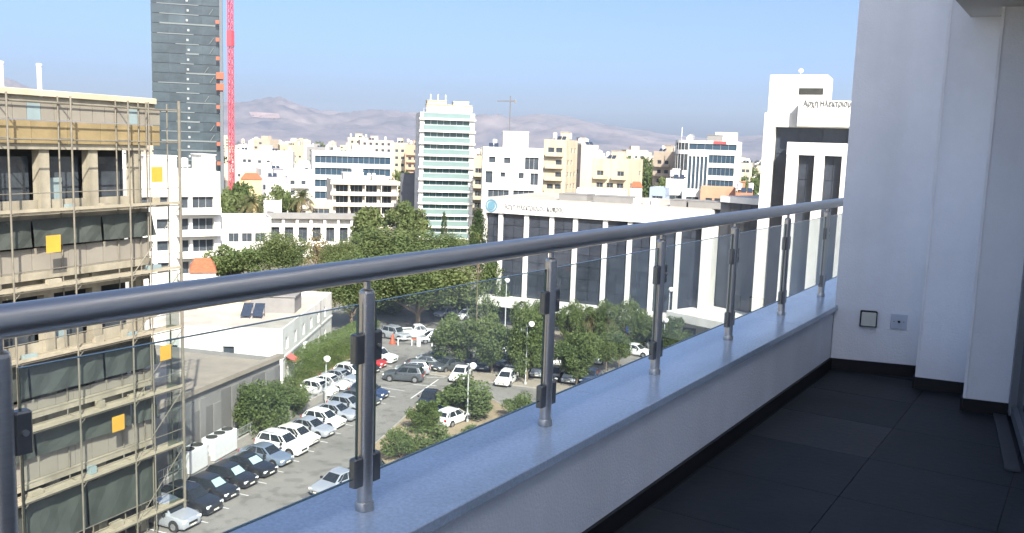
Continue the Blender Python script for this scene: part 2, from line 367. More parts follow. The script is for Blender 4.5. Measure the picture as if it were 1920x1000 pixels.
class Bld:
    """a building on a footprint polygon (counter-clockwise, local to its root)"""
    def __init__(s, name, label, poly, h, m, cat='building', roofm=None, parapet=0.5, group=None):
        s.o = V2(poly[0]); s.root = empty(name, (s.o[0], s.o[1], 0)); tag(s.root, label, cat, group)
        s.poly = [V2(p) - s.o for p in poly]; s.h = h; s.m = m; s.wall = MB(); s.roofm = roofm or M_roof; s.par = parapet; s.done = set()
    def edge(s, i): return s.poly[i], s.poly[(i + 1) % len(s.poly)]
    def L(s, i): p, q = s.edge(i); return float(np.linalg.norm(q - p))
    def face(s, i, ops, glass=None, frame=None, dep=0.25, div=None, z0=0.0):
        p, q = s.edge(i); facade(s.wall, p, q, z0, s.h, ops, dep); s.done.add(i)
        windows(s.root, p, q, ops, glass or M_dwin, frame or M_alum, dep, div)
    def grid(s, i, cols, rows, fh, ww, wh, sill=1.0, base=0.4, m0=0.9, glass=None, frame=None, skip=0.0, dep=0.25, div=None, rng=None):
        L = s.L(i); rng = rng or random.Random(int(L * 100) + i); ops = []
        pitch = (L - 2 * m0) / cols
        for r in range(rows):
            t0 = base + r * fh + sill
            if t0 + wh > s.h - 0.3: break
            for c in range(cols):
                if rng.random() < skip: continue
                s0 = m0 + pitch * c + (pitch - ww) / 2; ops.append((s0, s0 + ww, t0, t0 + wh))
        s.face(i, ops, glass, frame, dep, div); return ops
    def loc(s, i, sx, out, z):
        p, q = s.edge(i); L = np.linalg.norm(q - p); u = (q - p) / L; n_ = V2((u[1], -u[0])); c = p + u * sx + n_ * out
        return (c[0], c[1], z), math.atan2(u[1], u[0])
    def attach(s, name, mb, m, i, sx, out, z, smooth=False):
        l, rz = s.loc(i, sx, out, z); return mb.build(name, m, s.root, l, rz, smooth)
    def balcony(s, i, s0, s1, z, out=1.3, ph=0.95, m=None, rail=None, th=0.18):
        wd = s1 - s0; b = MB(); b.box(0, wd, -out, -0.003, 0, th)
        t = 0.1; b.box(0, wd, -out - 0.02, -out + t, th + 0.002, th + ph); b.box(0.01, t, -out + t + 0.002, -0.004, th + 0.002, th + ph); b.box(wd - t, wd - 0.01, -out + t + 0.002, -0.004, th + 0.002, th + ph)
        return s.attach('balcony', b, m or s.m, i, s0, 0, z)
    def finish(s):
        for i in range(len(s.poly)):
            if i not in s.done:
                p, q = s.edge(i); facade(s.wall, p, q, 0, s.h, [])
        s.wall.build('wall', s.m, s.root)
        c = np.mean(s.poly, axis=0)
        r = MB(); r.poly([(p[0] + (c[0] - p[0]) * 0.004, p[1] + (c[1] - p[1]) * 0.004, s.h - s.par) for p in s.poly]); r.build('roof', s.roofm, s.root)
        if s.par:
            k = MB(); n = len(s.poly)
            for i in range(n):
                a_, b_ = s.poly[i], s.poly[(i + 1) % n]; ai = a_ + (c - a_) * min(0.3, 0.28 / np.linalg.norm(c - a_)) ; bi = b_ + (c - b_) * min(0.3, 0.28 / np.linalg.norm(c - b_))
                k.quad((*a_, s.h), (*b_, s.h), (*bi, s.h), (*ai, s.h)); k.quad((*bi, s.h), (*bi, s.h - s.par), (*ai, s.h - s.par), (*ai, s.h))
            k.build('parapet', s.m, s.root)
        return s
    def at(s, fx, fy):      # point inside the footprint (bilinear)
        a_, b_, c_, d_ = s.poly[:4]; return a_ * (1 - fx) * (1 - fy) + b_ * fx * (1 - fy) + c_ * fx * fy + d_ * (1 - fx) * fy
    def rz(s): p, q = s.edge(0); return math.atan2(q[1] - p[1], q[0] - p[0])
    def onroof(s, name, mb, m, fx, fy, dz=0, smooth=False):
        p = s.at(fx, fy); return mb.build(name, m, s.root, (p[0], p[1], s.h - s.par + dz), s.rz(), smooth)
    def tank(s, fx, fy, r=0.6, h=1.3):
        b = MB()
        for (x, y) in ((-.4, -.4), (.4, -.4), (.4, .4), (-.4, .4)): b.tube((x, y, 0), (x, y, 1.0), 0.04, n=5)
        b.lathe([(0.01, 1.0), (r, 1.0), (r, 1.0 + h), (r * .6, 1.15 + h), (0.01, 1.18 + h)], 12); s.onroof('water_tank', b, M_tank, fx, fy, smooth=True)
    def solar(s, fx, fy, n_=1):
        b = MB()
        for k in range(n_):
            x = k * 1.3; b.quad((x, -.9, 0.3), (x + 1.1, -.9, .3), (x + 1.1, .7, 1.5), (x, .7, 1.5)); b.box(x + .05, x + .1, .65, .7, 0, 1.45); b.box(x + 1, x + 1.05, .65, .7, 0, 1.45); b.box(x + .05, x + .1, -.88, -.84, 0, .3); b.box(x + 1, x + 1.05, -.88, -.84, 0, .3)
        s.onroof('solar_panel', b, M_solar, fx, fy)
    def hut(s, fx, fy, wd, dp, ht, m=None, name='roof_room'):
        b = MB().box(-wd / 2, wd / 2, -dp / 2, dp / 2, 0, ht); b.box(-wd / 2 - .15, wd / 2 + .15, -dp / 2 - .15, dp / 2 + .15, ht + .002, ht + .15); return s.onroof(name, b, m or s.m, fx, fy)
    def mast(s, fx, fy, ht, r=0.12, dz=0):
        b = MB().tube((0, 0, 0), (0, 0, ht), r * .5, r * .5, 6).tube((0, 0, ht * .35), (0, 0, ht), r, r, 8); s.onroof('antenna', b, M_tank, fx, fy, dz)

def footprint(pl, pr, D, yaw=0.0, depth=12.0):
    pm = (pl + pr) / 2; P0 = V2(hd(pm, hor(pm), D)); v = P0 / np.linalg.norm(P0)
    rz = math.atan2(-v[0], v[1]) + math.radians(yaw); u = V2((math.cos(rz), math.sin(rz))); nb = V2((-u[1], u[0]))
    def hit(px):
        d = V2(ray(px, hor(px))); A = np.array([[d[0], -u[0]], [d[1], -u[1]]]); return np.linalg.solve(A, P0)[1]
    a_, b_ = hit(pl), hit(pr); L_, R_ = P0 + u * a_, P0 + u * b_
    return [L_, R_, R_ + nb * depth, L_ + nb * depth]
def height(px, py, D): return float(hd(px, py, D)[2])
def simple(name, label, pl, pr, pyt, D, m, yaw=0, depth=12, fh=3.3, cols=4, ww=1.5, wh=1.4, skip=0.12, balc=False, glass=None, group=None, sidecols=3, roofs=True, seed=None, cat='building', sill=1.0):
    poly = footprint(pl, pr, D, yaw, depth); h = max(3.2, height((pl + pr) / 2, pyt, D))
    b = Bld(name, label, poly, h, m, cat, group=group); rng = random.Random(seed or int(pl * 7 + pr)); rows = max(1, int((h - 0.6) / fh))
    b.grid(0, cols, rows, fh, ww, wh, sill, 0.3, glass=glass, skip=skip, rng=rng)
    for i in (1, 3): b.grid(i, sidecols, rows, fh, ww, wh, sill, 0.3, glass=glass, skip=skip + .1, rng=rng)
    if balc:
        L = b.L(0)
        for r in range(1, rows):
            for k in range(balc): b.balcony(0, L * (k + .12) / balc, L * (k + .88) / balc, 0.3 + r * fh, 1.2)
    b.finish()
    if roofs:
        b.hut(rng.uniform(.3, .7), .55, min(4, b.L(0) * .35), 3, 2.6); b.tank(rng.uniform(.1, .3), .4); b.tank(rng.uniform(.75, .9), .6); b.solar(rng.uniform(.15, .6), .2, 2)
    return b

# ------------------------------------------------------------------ office block across the car park (long low wing, link, tall wing)
def slit(A, u, px):        # where a sight line meets the facade line
    d = V2(ray(px, hor(px))); return np.linalg.solve(np.array([[d[0], -u[0]], [d[1], -u[1]]]), V2(A))[1]
def textmesh(txt, size, m, name, parent, loc, rz, depth=0.04):
    c = bpy.data.curves.new(name, 'FONT'); c.body = txt; c.size = size; c.extrude = depth
    t = bpy.data.objects.new(name, c); COL.objects.link(t); dg = bpy.context.evaluated_depsgraph_get(); dg.update()
    me = bpy.data.meshes.new_from_object(t.evaluated_get(dg)); bpy.data.objects.remove(t); me.materials.clear(); me.materials.append(m)
    o = link(me, name, parent, loc); o.rotation_euler = (math.pi / 2, 0, rz); return o
A = V2((-74.4, 107.8)); B = V2((-42.3, 112.9)); U = (B - A) / np.linalg.norm(B - A); NB = V2((-U[1], U[0])); LB = np.linalg.norm(B - A)
M_letter = mat('grey_letters', (0.13, 0.13, 0.13), 0.5)
HB = 18.4
def glasswall(root, s0, s1, t0, t1, nb, ns, y, m, prefix='pane', gap=0.05):
    for i in range(nb):
        for j in range(ns):
            a_, b_ = s0 + (s1 - s0) * i / nb, s0 + (s1 - s0) * (i + 1) / nb; c, d = t0 + (t1 - t0) * j / ns, t0 + (t1 - t0) * (j + 1) / ns
            tl = random.uniform(-.012, .012)
            b = MB(); b.box(a_ + gap / 2, b_ - gap / 2, y - .03 + tl * .3, y, c + gap / 2, d - gap / 2); b.build(prefix, m, root)
rzB = math.atan2(U[1], U[0])
bank = empty('office_block', (A[0], A[1], 0), rzB); tag(bank, 'long white office block with slate glass bays between thin white pillars', 'building')
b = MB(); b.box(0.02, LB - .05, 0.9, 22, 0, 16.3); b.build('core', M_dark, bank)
b = MB(); b.box(0, LB, 0, 22.0, 16.3, HB); b.box(0, 0.3, 0.0, 22.0, 0, 16.298); b.build('wall', M_white, bank)
MB().box(.3, LB - .3, .3, 21.7, HB + .002, HB + .12).build('roof', M_roof, bank)
pil = [slit(A, U, px) for px in (941, 990, 1038, 1083, 1140, 1187, 1232, 1280)]
for s_ in pil: MB().bbox(s_ - .33, s_ + .33, .28, .88, 4.35, 16.298, .03).build('pillar', M_white, bank)
edges = [0.3] + pil + [LB - .7]
for a_, b_ in zip(edges, edges[1:]): glasswall(bank, a_ + .2, b_ - .2, 4.4, 16.3, 2, 7, .62, M_bank)
MB().bbox(-.2, LB + .6, -1.4, .9, 3.0, 4.33, .05).build('ledge', M_white, bank)
for s_ in [1.5, 6, 10.5, 15, 19.5, 24, 28]: MB().box(s_ - .3, s_ + .3, -.5, .1, 0, 2.998).build('column', M_white, bank)
glasswall(bank, .4, LB - .5, 0.1, 2.98, 14, 1, .85, M_bank)
MB().bbox(LB - .7, LB + .75, -.6, 3.0, 0, 17.2, .03).build('pylon', M_white, bank)
for k in range(11):
    MB().box(LB * k / 11 + .02, LB * (k + 1) / 11 - .02, -.04, -.003, 16.34, HB - .05).build('fascia_panel', M_white, bank) if k else None
for s0, wd in ((10.4, 4.2), (15.6, 5.5), (26.5, 2.2), (29.0, 4.4)):
    b = MB(); b.box(s0, s0 + wd, 3, 6.5, HB + .1, HB + 1.0); b.box(s0 - .05, s0 + wd + .05, 2.95, 6.55, HB + 1.002, HB + 1.06); b.build('plant_screen', M_grey, bank)
for s0, z in ((22.5, .5), (23.6, .5), (21, .4)):
    b = MB(); b.box(s0, s0 + .9, 4, 5, HB + .12, HB + .9); b.lathe([(.01, .95), (.35, .95), (.35, 1.0), (.01, 1.0)], 10, (s0 + .45, 4.5, HB)); b.build('air_conditioner', M_tank, bank)
b = MB()
for k in range(28):
    t = 2 * math.pi * k / 28; t2 = 2 * math.pi * (k + 1) / 28; b.quad((.95 * math.cos(t), -.06, .95 * math.sin(t)), (.95 * math.cos(t2), -.06, .95 * math.sin(t2)), (.72 * math.cos(t2), -.06, .72 * math.sin(t2)), (.72 * math.cos(t), -.06, .72 * math.sin(t)))
for r_, zz in ((.62, -.062), ):
    b.poly([(r_ * math.cos(2 * math.pi * k / 28), zz, r_ * math.sin(2 * math.pi * k / 28)) for k in range(28)])
em = b.build('emblem', mat('emblem_blue', (0.12, 0.24, 0.30), .4), bank, (1.25, -.02, 17.35))
tm = textmesh('Αρχή Ηλεκτρισμού Κύπρου', 1.15, M_letter, 'lettering', bank, (3.3, -.06, 17.0), 0)
tm.scale = (0.62, 1, 1)

# tall wing
A2 = V2(hd(1428, 300, 116.5)); tall = empty('office_tower', (A2[0], A2[1], 0), rzB); tag(tall, 'tall white framed office wing with stepped portal and rooftop block beside pillar', 'building')
W2 = 26.0; H2 = 31.0
zz = lambda py, px=1500: height(px, py, 117.5)
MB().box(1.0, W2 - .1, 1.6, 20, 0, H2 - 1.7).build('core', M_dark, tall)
b = MB(); b.box(0, 1.35, 0, 20, 0, H2 - 1.7); b.box(0, W2, 0, 20, H2 - 1.7, H2); b.build('wall', M_white, tall)
glasswall(tall, 1.36, W2, 0.3, H2 - 1.71, 9, 9, 1.2, M_bank)
s1, s2, s3 = slit(A2, U, 1489), slit(A2, U, 1541), slit(A2, U, 1592)
MB().box(s1 - .7, W2, -1.6, 0.3, 26.0, 27.5).build('portal_beam', M_white, tall)
for s_ in (s1, s2, s3, s3 + 4.2): MB().bbox(s_ - .68, s_ + .68 if s_ == s1 else s_ + .45, -1.58, .4, 0, 25.998, .03).build('portal_pillar', M_white, tall)
for a_, b_ in ((s1 + .7, s2 - .68), (s2 + .46, s3 - .68), (s3 + .46, s3 + 3.5)): glasswall(tall, a_, b_, 0.3, 25.9, 2, 9, -.6, M_bank)
rb_ = slit(A2 + NB, U, 1541); MB().box(max(.05, slit(A2 + NB, U, 1434)), rb_, 1.0, 8.0, H2 + .002, zz(141)).build('roof_block', M_white, tall)
MB().box(rb_ - 3.2, rb_ - .4, .94, .998, zz(178), zz(166)).build('roof_opening', M_dark, tall)
MB().bbox(s1 + .2, W2, -1.3, .93, H2 - 1.6, zz(191), .04).build('sign_parapet', M_white, tall)
tm = textmesh('Αρχή Ηλεκτρισμού Κύπρου', 1.0, M_letter, 'lettering', tall, (s1 + .8, -1.36, zz(201)), 0); tm.scale = (0.7, 1, 1)
MB().tube((3.4, 4, zz(141)), (3.4, 4, zz(133)), .06, n=6).lathe([(.01, 0), (.25, .02), (.34, .2), (.25, .4), (.01, .5)], 10, (3.4, 4, zz(133))).build('antenna', M_tank, tall)
# glass link and canopy between the wings
lk0, lk1 = V2(B) + U * .8 + NB * 3, V2(A2) + NB * 3
lk = empty('entrance_link', (lk0[0], lk0[1], 0), math.atan2((lk1 - lk0)[1], (lk1 - lk0)[0])); tag(lk, 'recessed slate glass entrance link with white canopy between the office wings', 'building')
LL = np.linalg.norm(lk1 - lk0)
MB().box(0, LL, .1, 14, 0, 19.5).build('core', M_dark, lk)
MB().box(0, LL, -.1, 14, 19.502, 20.3).build('wall', M_white, lk)
glasswall(lk, 0, LL, .2, 19.5, 4, 7, .05, M_bank)
MB().bbox(-1.0, LL + 9, -8.5, -.1, 4.4, 5.5, .06).build('canopy', M_white, lk)
for s_ in (.2, LL + 8): MB().box(s_, s_ + .6, -7.8, -7.2, 0, 4.398).build('column', M_white, lk)

# ------------------------------------------------------------------ town buildings
# teal tower block
poly = footprint(787, 889, 240, 6, 16); hT = height(840, 212, 240); t = Bld('glass_tower_block', 'pale tower block with ten bands of teal glass and a roof terrace', poly, hT, M_white)
L = t.L(0); fh = (hT - 1.0) / 10.5; ops = []
ops = [(1.1, L - 1.3, 1.0 + r * fh + 1.5, 1.0 + r * fh + fh - .35) for r in range(10)]
t.face(0, ops, M_teal, M_alum, .5, 7); t.grid(3, 2, 10, fh, 1.6, 1.4, 1.2, .8, glass=M_teal); t.grid(1, 4, 10, fh, 1.6, 1.4, 1.2, .8, glass=M_teal); t.finish()
for r in range(11):
    zb = 1.0 + r * fh; t.attach('balustrade_panel', MB().box(0, L - 2.0, -.35, -.003, 0, 1.25), M_tealp, 0, .9, 0, zb + .2)
    t.attach('floor_band', MB().bbox(0, L + .5, -.7, -.003, 0, .5, .04), M_white, 0, -.25, 0, zb - .35)
t.hut(.33, .45, 5, 5, height(825, 188, 240) - hT + .5, M_cream); t.hut(.55, .3, 12, 3, 2.6, M_cream, 'terrace_room'); t.hut(.78, .4, 4, 4, 3.6, M_white)
for f in (.22, .36, .5): t.mast(f, .4, height(820, 175, 240) - hT + .5, .14)
t.tank(.95, .3, .7, 1.4)
b = MB()
for k in range(12): b.box(k * 1.1 + .3, k * 1.1 + .36, 0, .05, 0, 1.0)
b.box(.3, 12.5, 0, .05, 1.0, 1.06); t.attach('terrace_railing', b, M_alum, 0, .6, -.3, hT)
# blue office
poly = footprint(585, 736, 330, 4, 18); hT = height(660, 285, 330); t = Bld('office_building', 'white office building with four long bands of blue glass', poly, hT, M_white); L = t.L(0)
fh = hT / 5.2; t.face(0, [(1.0, L - .6, hT - 1.6 - (r + 1) * fh + 1.6, hT - 1.6 - r * fh) for r in range(4)] + [(1.5, L - 2, .6, 2.6)], M_blue, M_alum, .6, 14); t.grid(1, 5, 5, fh, 2, 1.6, 1.2, glass=M_blue); t.finish(); t.hut(.6, .5, 5, 4, 2.8); t.tank(.2, .5); t.tank(.3, .6)
# cream block with balconies
poly = footprint(622, 745, 275, 8, 14); hT = height(685, 338, 275); t = Bld('apartment_block', 'cream apartment block with long balconies and white penthouse before the blue office', poly, hT, M_ivory); L = t.L(0); fh = 3.25
ops = []
for r in range(4):
    for c in range(4): ops.append((1.0 + c * (L - 2) / 4 + .3, 1.0 + (c + 1) * (L - 2) / 4 - .5, .4 + r * fh + .3, .4 + r * fh + 2.6))
ops = [o for o in ops if o[3] < hT - .3]
t.face(0, ops, None, None, .9); t.grid(1, 3, 4, fh, 1.8, 1.8, .6, .4); t.finish()
for r in range(1, 5):
    t.balcony(0, -.4, L + .9, .2 + r * fh - .2, 1.7, .95, M_ivory)
    for c in range(5): t.attach('pier', MB().box(-.12, .12, -1.5, -.003, 1.15, fh - .22), M_ivory, 0, .2 + c * (L - .2) / 4, 0, r * fh) if r < 4 else None
t.hut(.35, .4, 6, 5, 2.4, M_white); t.hut(.42, .4, 3, 3, 3.4, M_white); t.hut(.75, .45, 4, 4, 1.6); t.tank(.6, .3); t.tank(.68, .35)
# blind block left of the teal tower, its wall's shade put into dark grey
simple('blind_block', 'blind gable wall left of the teal tower, its shade painted blue grey', 752, 790, 326, 262, M_dgrey, -30, 12, cols=1, skip=1.0, sidecols=2, roofs=False)
# white block with punched windows
poly = footprint(906, 1019, 228, 3, 13); hT = height(962, 277, 228); t = Bld('white_block', 'bright white block with small square windows behind the sign wall', poly, hT, M_white); L = t.L(0)
z0 = hT; W_ = lambda a_, b_, c, d: (a_ * L, b_ * L, hT - d, hT - c)
t.face(0, [W_(.10, .21, 2.4, 3.9), W_(.35, .46, 2.5, 4.0), W_(.70, .93, 2.3, 5.4), W_(.05, .17, 6.0, 9.0), W_(.30, .38, 6.2, 7.4), W_(.60, .69, 6.2, 7.7), W_(.80, .93, 6.2, 9.2), W_(.10, .45, 10.6, 12.6), W_(.52, .87, 10.6, 12.6), W_(.1, .45, 14.2, 16), W_(.52, .87, 14.2, 16)], None, None, .5)
t.grid(1, 3, 6, 3.6, 1.6, 1.5); t.finish(); t.hut(.55, .5, 6.4, 5, height(960, 247, 228) - hT + .5, M_white); t.tank(.2, .35); t.solar(.1, .2, 2)
# others
S = simple
S('apartment_block', 'narrow cream apartment with stacked balconies right of the white block', 1020, 1062, 262, 250, M_cream, -14, 14, cols=2, balc=1, ww=1.8)
S('apartment_block', 'sunlit face of the pink beige block, its light painted yellow, leftmost beyond the sign wall', 1058, 1092, 276, 300, M_yellowr, 18, 12, cols=2, skip=.5)  # sunlit face of a pink beige building, the light put into yellow
S('apartment_block', 'less lit pinkish face of the same block, beside its yellow lit face', 1090, 1122, 272, 290, M_pink, 22, 12, cols=1, skip=.6)  # less lit face of that building, split off as a pinkish block
S('apartment_block', 'sunny cream apartment with dark shaded left flank and wide balconies', 1112, 1181, 298, 262, M_cream, -16, 16, cols=3, balc=2, ww=2.0, fh=3.4)
S('low_white_house', 'low white roof storey in front of the cream apartments', 1084, 1180, 357, 215, M_white, 0, 10, cols=4, skip=.3, roofs=False)
S('apartment_block', 'slim cream apartment with tiers of balconies left of the round cornered office', 1226, 1262, 284, 330, M_beige, -20, 12, cols=2, balc=1)
S('small_blue_house', 'small house with pale blue wall below the slim cream apartment', 1222, 1252, 352, 205, mat('pale_blue_render', (.25, .30, .38), .8), -8, 8, cols=2, roofs=False)
S('white_house', 'white house with roof boiler in front of the round cornered office', 1252, 1290, 336, 212, M_white, 0, 8, cols=2, skip=.2)
S('white_house', 'low white house between the boiler house and the salmon wall', 1284, 1322, 357, 208, M_white, 0, 8, cols=2, skip=.5, roofs=False)
S('salmon_house', 'flat salmon coloured house below the round cornered office', 1318, 1384, 352, 206, M_salmon, 0, 9, cols=3, skip=.75, roofs=False)
S('orange_house', 'orange rendered house with small windows and roof tanks at the far right', 1384, 1417, 362, 200, mat('orange_render', (.34, .16, .09), .85), 0, 9, cols=3, ww=1.0, wh=1.2)
S('apartment_block', 'distant cream flats just right of the round cornered office', 1388, 1412, 306, 400, M_cream, 6, 12, cols=2)
# round cornered office
poly4 = footprint(1262, 1384, 310, -6, 16); hT = height(1320, 264, 310)
u_ = (poly4[1] - poly4[0]) / np.linalg.norm(poly4[1] - poly4[0]); nb_ = V2((-u_[1], u_[0])); r_ = 5.0
arc = [poly4[0] + u_ * (r_ - r_ * math.cos(t)) + nb_ * (r_ - r_ * math.sin(t)) for t in np.linspace(0, math.pi / 2, 7)]
poly = [arc[-1], poly4[1], poly4[2], poly4[3]] + [a_ for a_ in arc[:-1]]
t = Bld('round_cornered_office', 'office with rounded dark corner and white bands, red sign at roofline', poly, hT, M_white); L = t.L(0); fh = 4.1
t.face(0, [(L * .42, L - 1.0, hT - 3.2 - (k + 1) * fh, hT - 3.2 - k * fh - 1.4) for k in range(4)] + [(.2, L - .6, hT - 3.0, hT - 1.0)] + [(.3 + i * L * .08, .3 + i * L * .08 + L * .06, hT - 18, hT - 5.2) for i in range(5)], M_blue, M_alum, .4)
for i in range(len(poly) - 1, 3, -1):
    Li = t.L(i)
    if Li > .5 and i != 3: t.face(i, [(.05, Li - .05, .6, hT - 4.6), (.05, Li - .05, hT - 3.2, hT - .9)], M_dwin, M_dgrey, .2)
t.finish(); t.attach('sign', MB().box(0, 4.2, -.15, -.003, 0, .9), M_red, 0, L * .5, 0, hT - .95)
t.hut(.75, .5, 7, 5, 3.4); t.hut(.55, .4, 5, 4, 2.4, M_grey); b = MB().lathe([(.01, 0), (.9, .3), (1.3, 1.0), (1.4, 1.2)], 14); d_ = t.onroof('satellite_dish', b, M_tank, .12, .4, .8); d_.rotation_euler = (1.0, 0, 0); t.mast(-.05, .5, 5)
# left middle distance
poly = footprint(250, 412, 150, 16, 14); hT = height(370, 322, 150); t = Bld('apartment_block', 'white apartment block with recessed shaded balconies behind the scaffold corner', poly, hT, M_white); L = t.L(0); fh = 3.4
ops = []
for r in range(6):
    z_ = .3 + r * fh
    if z_ + 2.9 > hT - .3: break
    for (a_, b_) in ((.06, .2), (.24, .38), (.5, .62), (.66, .92)): ops.append((a_ * L, b_ * L, z_ + (.9 if b_ < .6 else .2), z_ + 2.5))
t.face(0, ops, None, None, .6); t.grid(1, 3, 5, fh, 1.8, 1.6, .8); t.finish()
for r in range(1, 5): t.balcony(0, L * .46, L * .97, .3 + r * fh - .2, 1.6, .9, M_white)
t.hut(.4, .5, 5, 4, 2.6); t.tank(.7, .4); t.hut(.9, .3, 2.2, 5, 3.0, M_white)
S('white_villa', 'white flat roofed house with dark openings at the colonnade left end', 415, 508, 408, 190, M_white, 4, 10, cols=3, ww=2.0, wh=1.8, roofs=False, fh=3.6)
# colonnade
poly = footprint(500, 690, 205, 3, 16); hT = height(590, 410, 205); t = Bld('colonnade_building', 'long flat grey roofed building with white columns before dark bays', poly, hT, M_white, roofm=M_grey); L = t.L(0)
t.face(0, [(.6 + k * (L - 1) / 7, .6 + (k + 1) * (L - 1) / 7 - .9, 3.4, 6.6) for k in range(7)] + [(.8 + k * (L - 1) / 7, .8 + (k + 1) * (L - 1) / 7 - 1.6, .5, 2.4) for k in range(7)], M_dwin, M_dgrey, .8); t.finish()
t.attach('fascia', MB().bbox(0, L + 1, -1.4, 1.0, 0, 1.2, .05), M_grey, 0, -.5, 0, hT + .002)
for k in range(8): t.attach('column', MB().box(-.3, .3, -1.0, -.5, 0, hT - .002), M_white, 0, .5 + k * (L - 1) / 7, 0, 0)
S('villa', 'white stepped villa with terrace under the crane, nearest of the villa cluster', 490, 585, 318, 300, M_white, 10, 14, cols=4, balc=2)
S('villa', 'white gabled looking villa at the top of the villa cluster', 474, 548, 283, 420, M_white, -6, 14, cols=4, skip=.3)
S('villa', 'low white villa beside the crane foot', 440, 476, 281, 430, M_white, 5, 10, cols=3, skip=.2)
S('terrace_house', 'grey walled terrace house below the white villas', 486, 542, 332, 268, mat('lilac_grey_render', (.26, .255, .27), .8), 4, 10, cols=3, ww=2)
S('terrace_house', 'small white house in front of the grey terrace house', 498, 545, 348, 240, M_white, 0, 7, cols=2, skip=.4, roofs=False)
S('ochre_house', 'ochre house with red tiled roof right of the crane foot', 448, 488, 335, 255, M_yellowr, 0, 8, cols=2, roofs=False)
S('beige_house', 'pale pink flat house above the ochre house', 450, 488, 312, 310, M_pink, 0, 8, cols=3, skip=.4, roofs=False)
S('low_house', 'low white house between the two palms', 494, 528, 376, 214, M_white, 0, 7, cols=2, skip=.2, roofs=False)
S('low_house', 'low cream house right of the taller palm', 580, 625, 378, 225, M_cream, 0, 7, cols=3, skip=.2, roofs=False)
S('apartment_block', 'wide pale apartment block behind the blue office', 675, 738, 263, 480, M_pink, 4, 16, cols=5, skip=.3, fh=3.2)
S('apartment_block', 'cream apartment block with tall stair head behind the blue office', 652, 690, 258, 520, M_cream, -4, 14, cols=3, skip=.3)
S('apartment_block', 'cream tower of flats directly left of the teal tower', 735, 764, 268, 430, M_cream, -12, 14, cols=2, skip=.1)
S('apartment_block', 'orange beige flats with stacked balconies touching the teal tower', 760, 788, 272, 420, mat('orange_beige_render', (.40, .27, .18), .85), -8, 14, cols=2, balc=1)
S('apartment_block', 'pale flats half hidden right of the teal tower', 888, 912, 292, 262, M_cream, -10, 14, cols=2, balc=1)
S('ochre_block', 'ochre block on the skyline between villas and blue office', 525, 570, 272, 560, M_yellowr, 6, 14, cols=4, skip=.2)
S('grey_block', 'grey block on the skyline left of the cream stair head block', 575, 620, 276, 600, M_grey, -6, 14, cols=4, skip=.2)
S('skyline_block', 'pale skyline block between the yellow flats and white block', 1036, 1062, 284, 470, M_pink, 0, 14, cols=3)
S('skyline_block', 'pale low block behind the dark green trees', 1185, 1226, 298, 700, M_cream, 0, 14, cols=4)
# red-tiled roofs
def tiled(name, label, pl, pr, pye, D, rise, depth, m=M_white, yaw=0):
    poly = footprint(pl, pr, D, yaw, depth); h = max(2.6, height((pl + pr) / 2, pye, D)); t = Bld(name, label, poly, h, m, 'house', parapet=0.0)
    t.grid(0, 3, 1, h, 1.2, 1.2, .9, 0); t.finish(); p = t.poly; c0 = (p[0] + p[3]) / 2 + (p[1] - p[0]) * .2; c1 = (p[1] + p[2]) / 2 - (p[1] - p[0]) * .2
    q = [a_ + (a_ - np.mean(p, axis=0)) * .06 for a_ in p]; zt = h + rise; zb = h + .01
    rows = 9
    def slope(a_, b_, ta, tb, nm):
        for k in range(rows):
            f, g_ = k / rows, (k + 1) / rows; lo0, lo1 = a_ + (ta - a_) * f, b_ + (tb - b_) * f; hi0, hi1 = a_ + (ta - a_) * g_, b_ + (tb - b_) * g_
            z0_, z1_ = zb + rise * f, zb + rise * g_; MB().quad((*lo0, z0_ + .08), (*lo1, z0_ + .08), (*hi1, z1_), (*hi0, z1_)).quad((*lo0, z0_), (*lo1, z0_), (*lo1, z0_ + .08), (*lo0, z0_ + .08)).build('tile_course', M_tile, t.root)
    slope(q[0], q[1], c0, c1, 0); slope(q[1], q[2], c1, c1, 0); slope(q[2], q[3], c1, c0, 0); slope(q[3], q[0], c0, c0, 0)
    return t
tiled('tiled_house', 'house with orange tiled hip roof at the foot of the white apartment block', 352, 402, 512, 128, 1.6, 7)
tiled('tiled_house', 'far house with red tiled roof beside the crane foot', 452, 490, 337, 250, 1.6, 8, M_yellowr)
tiled('tiled_house', 'far house with red tiled roof below the dark green trees', 1186, 1208, 352, 240, 1.4, 8)

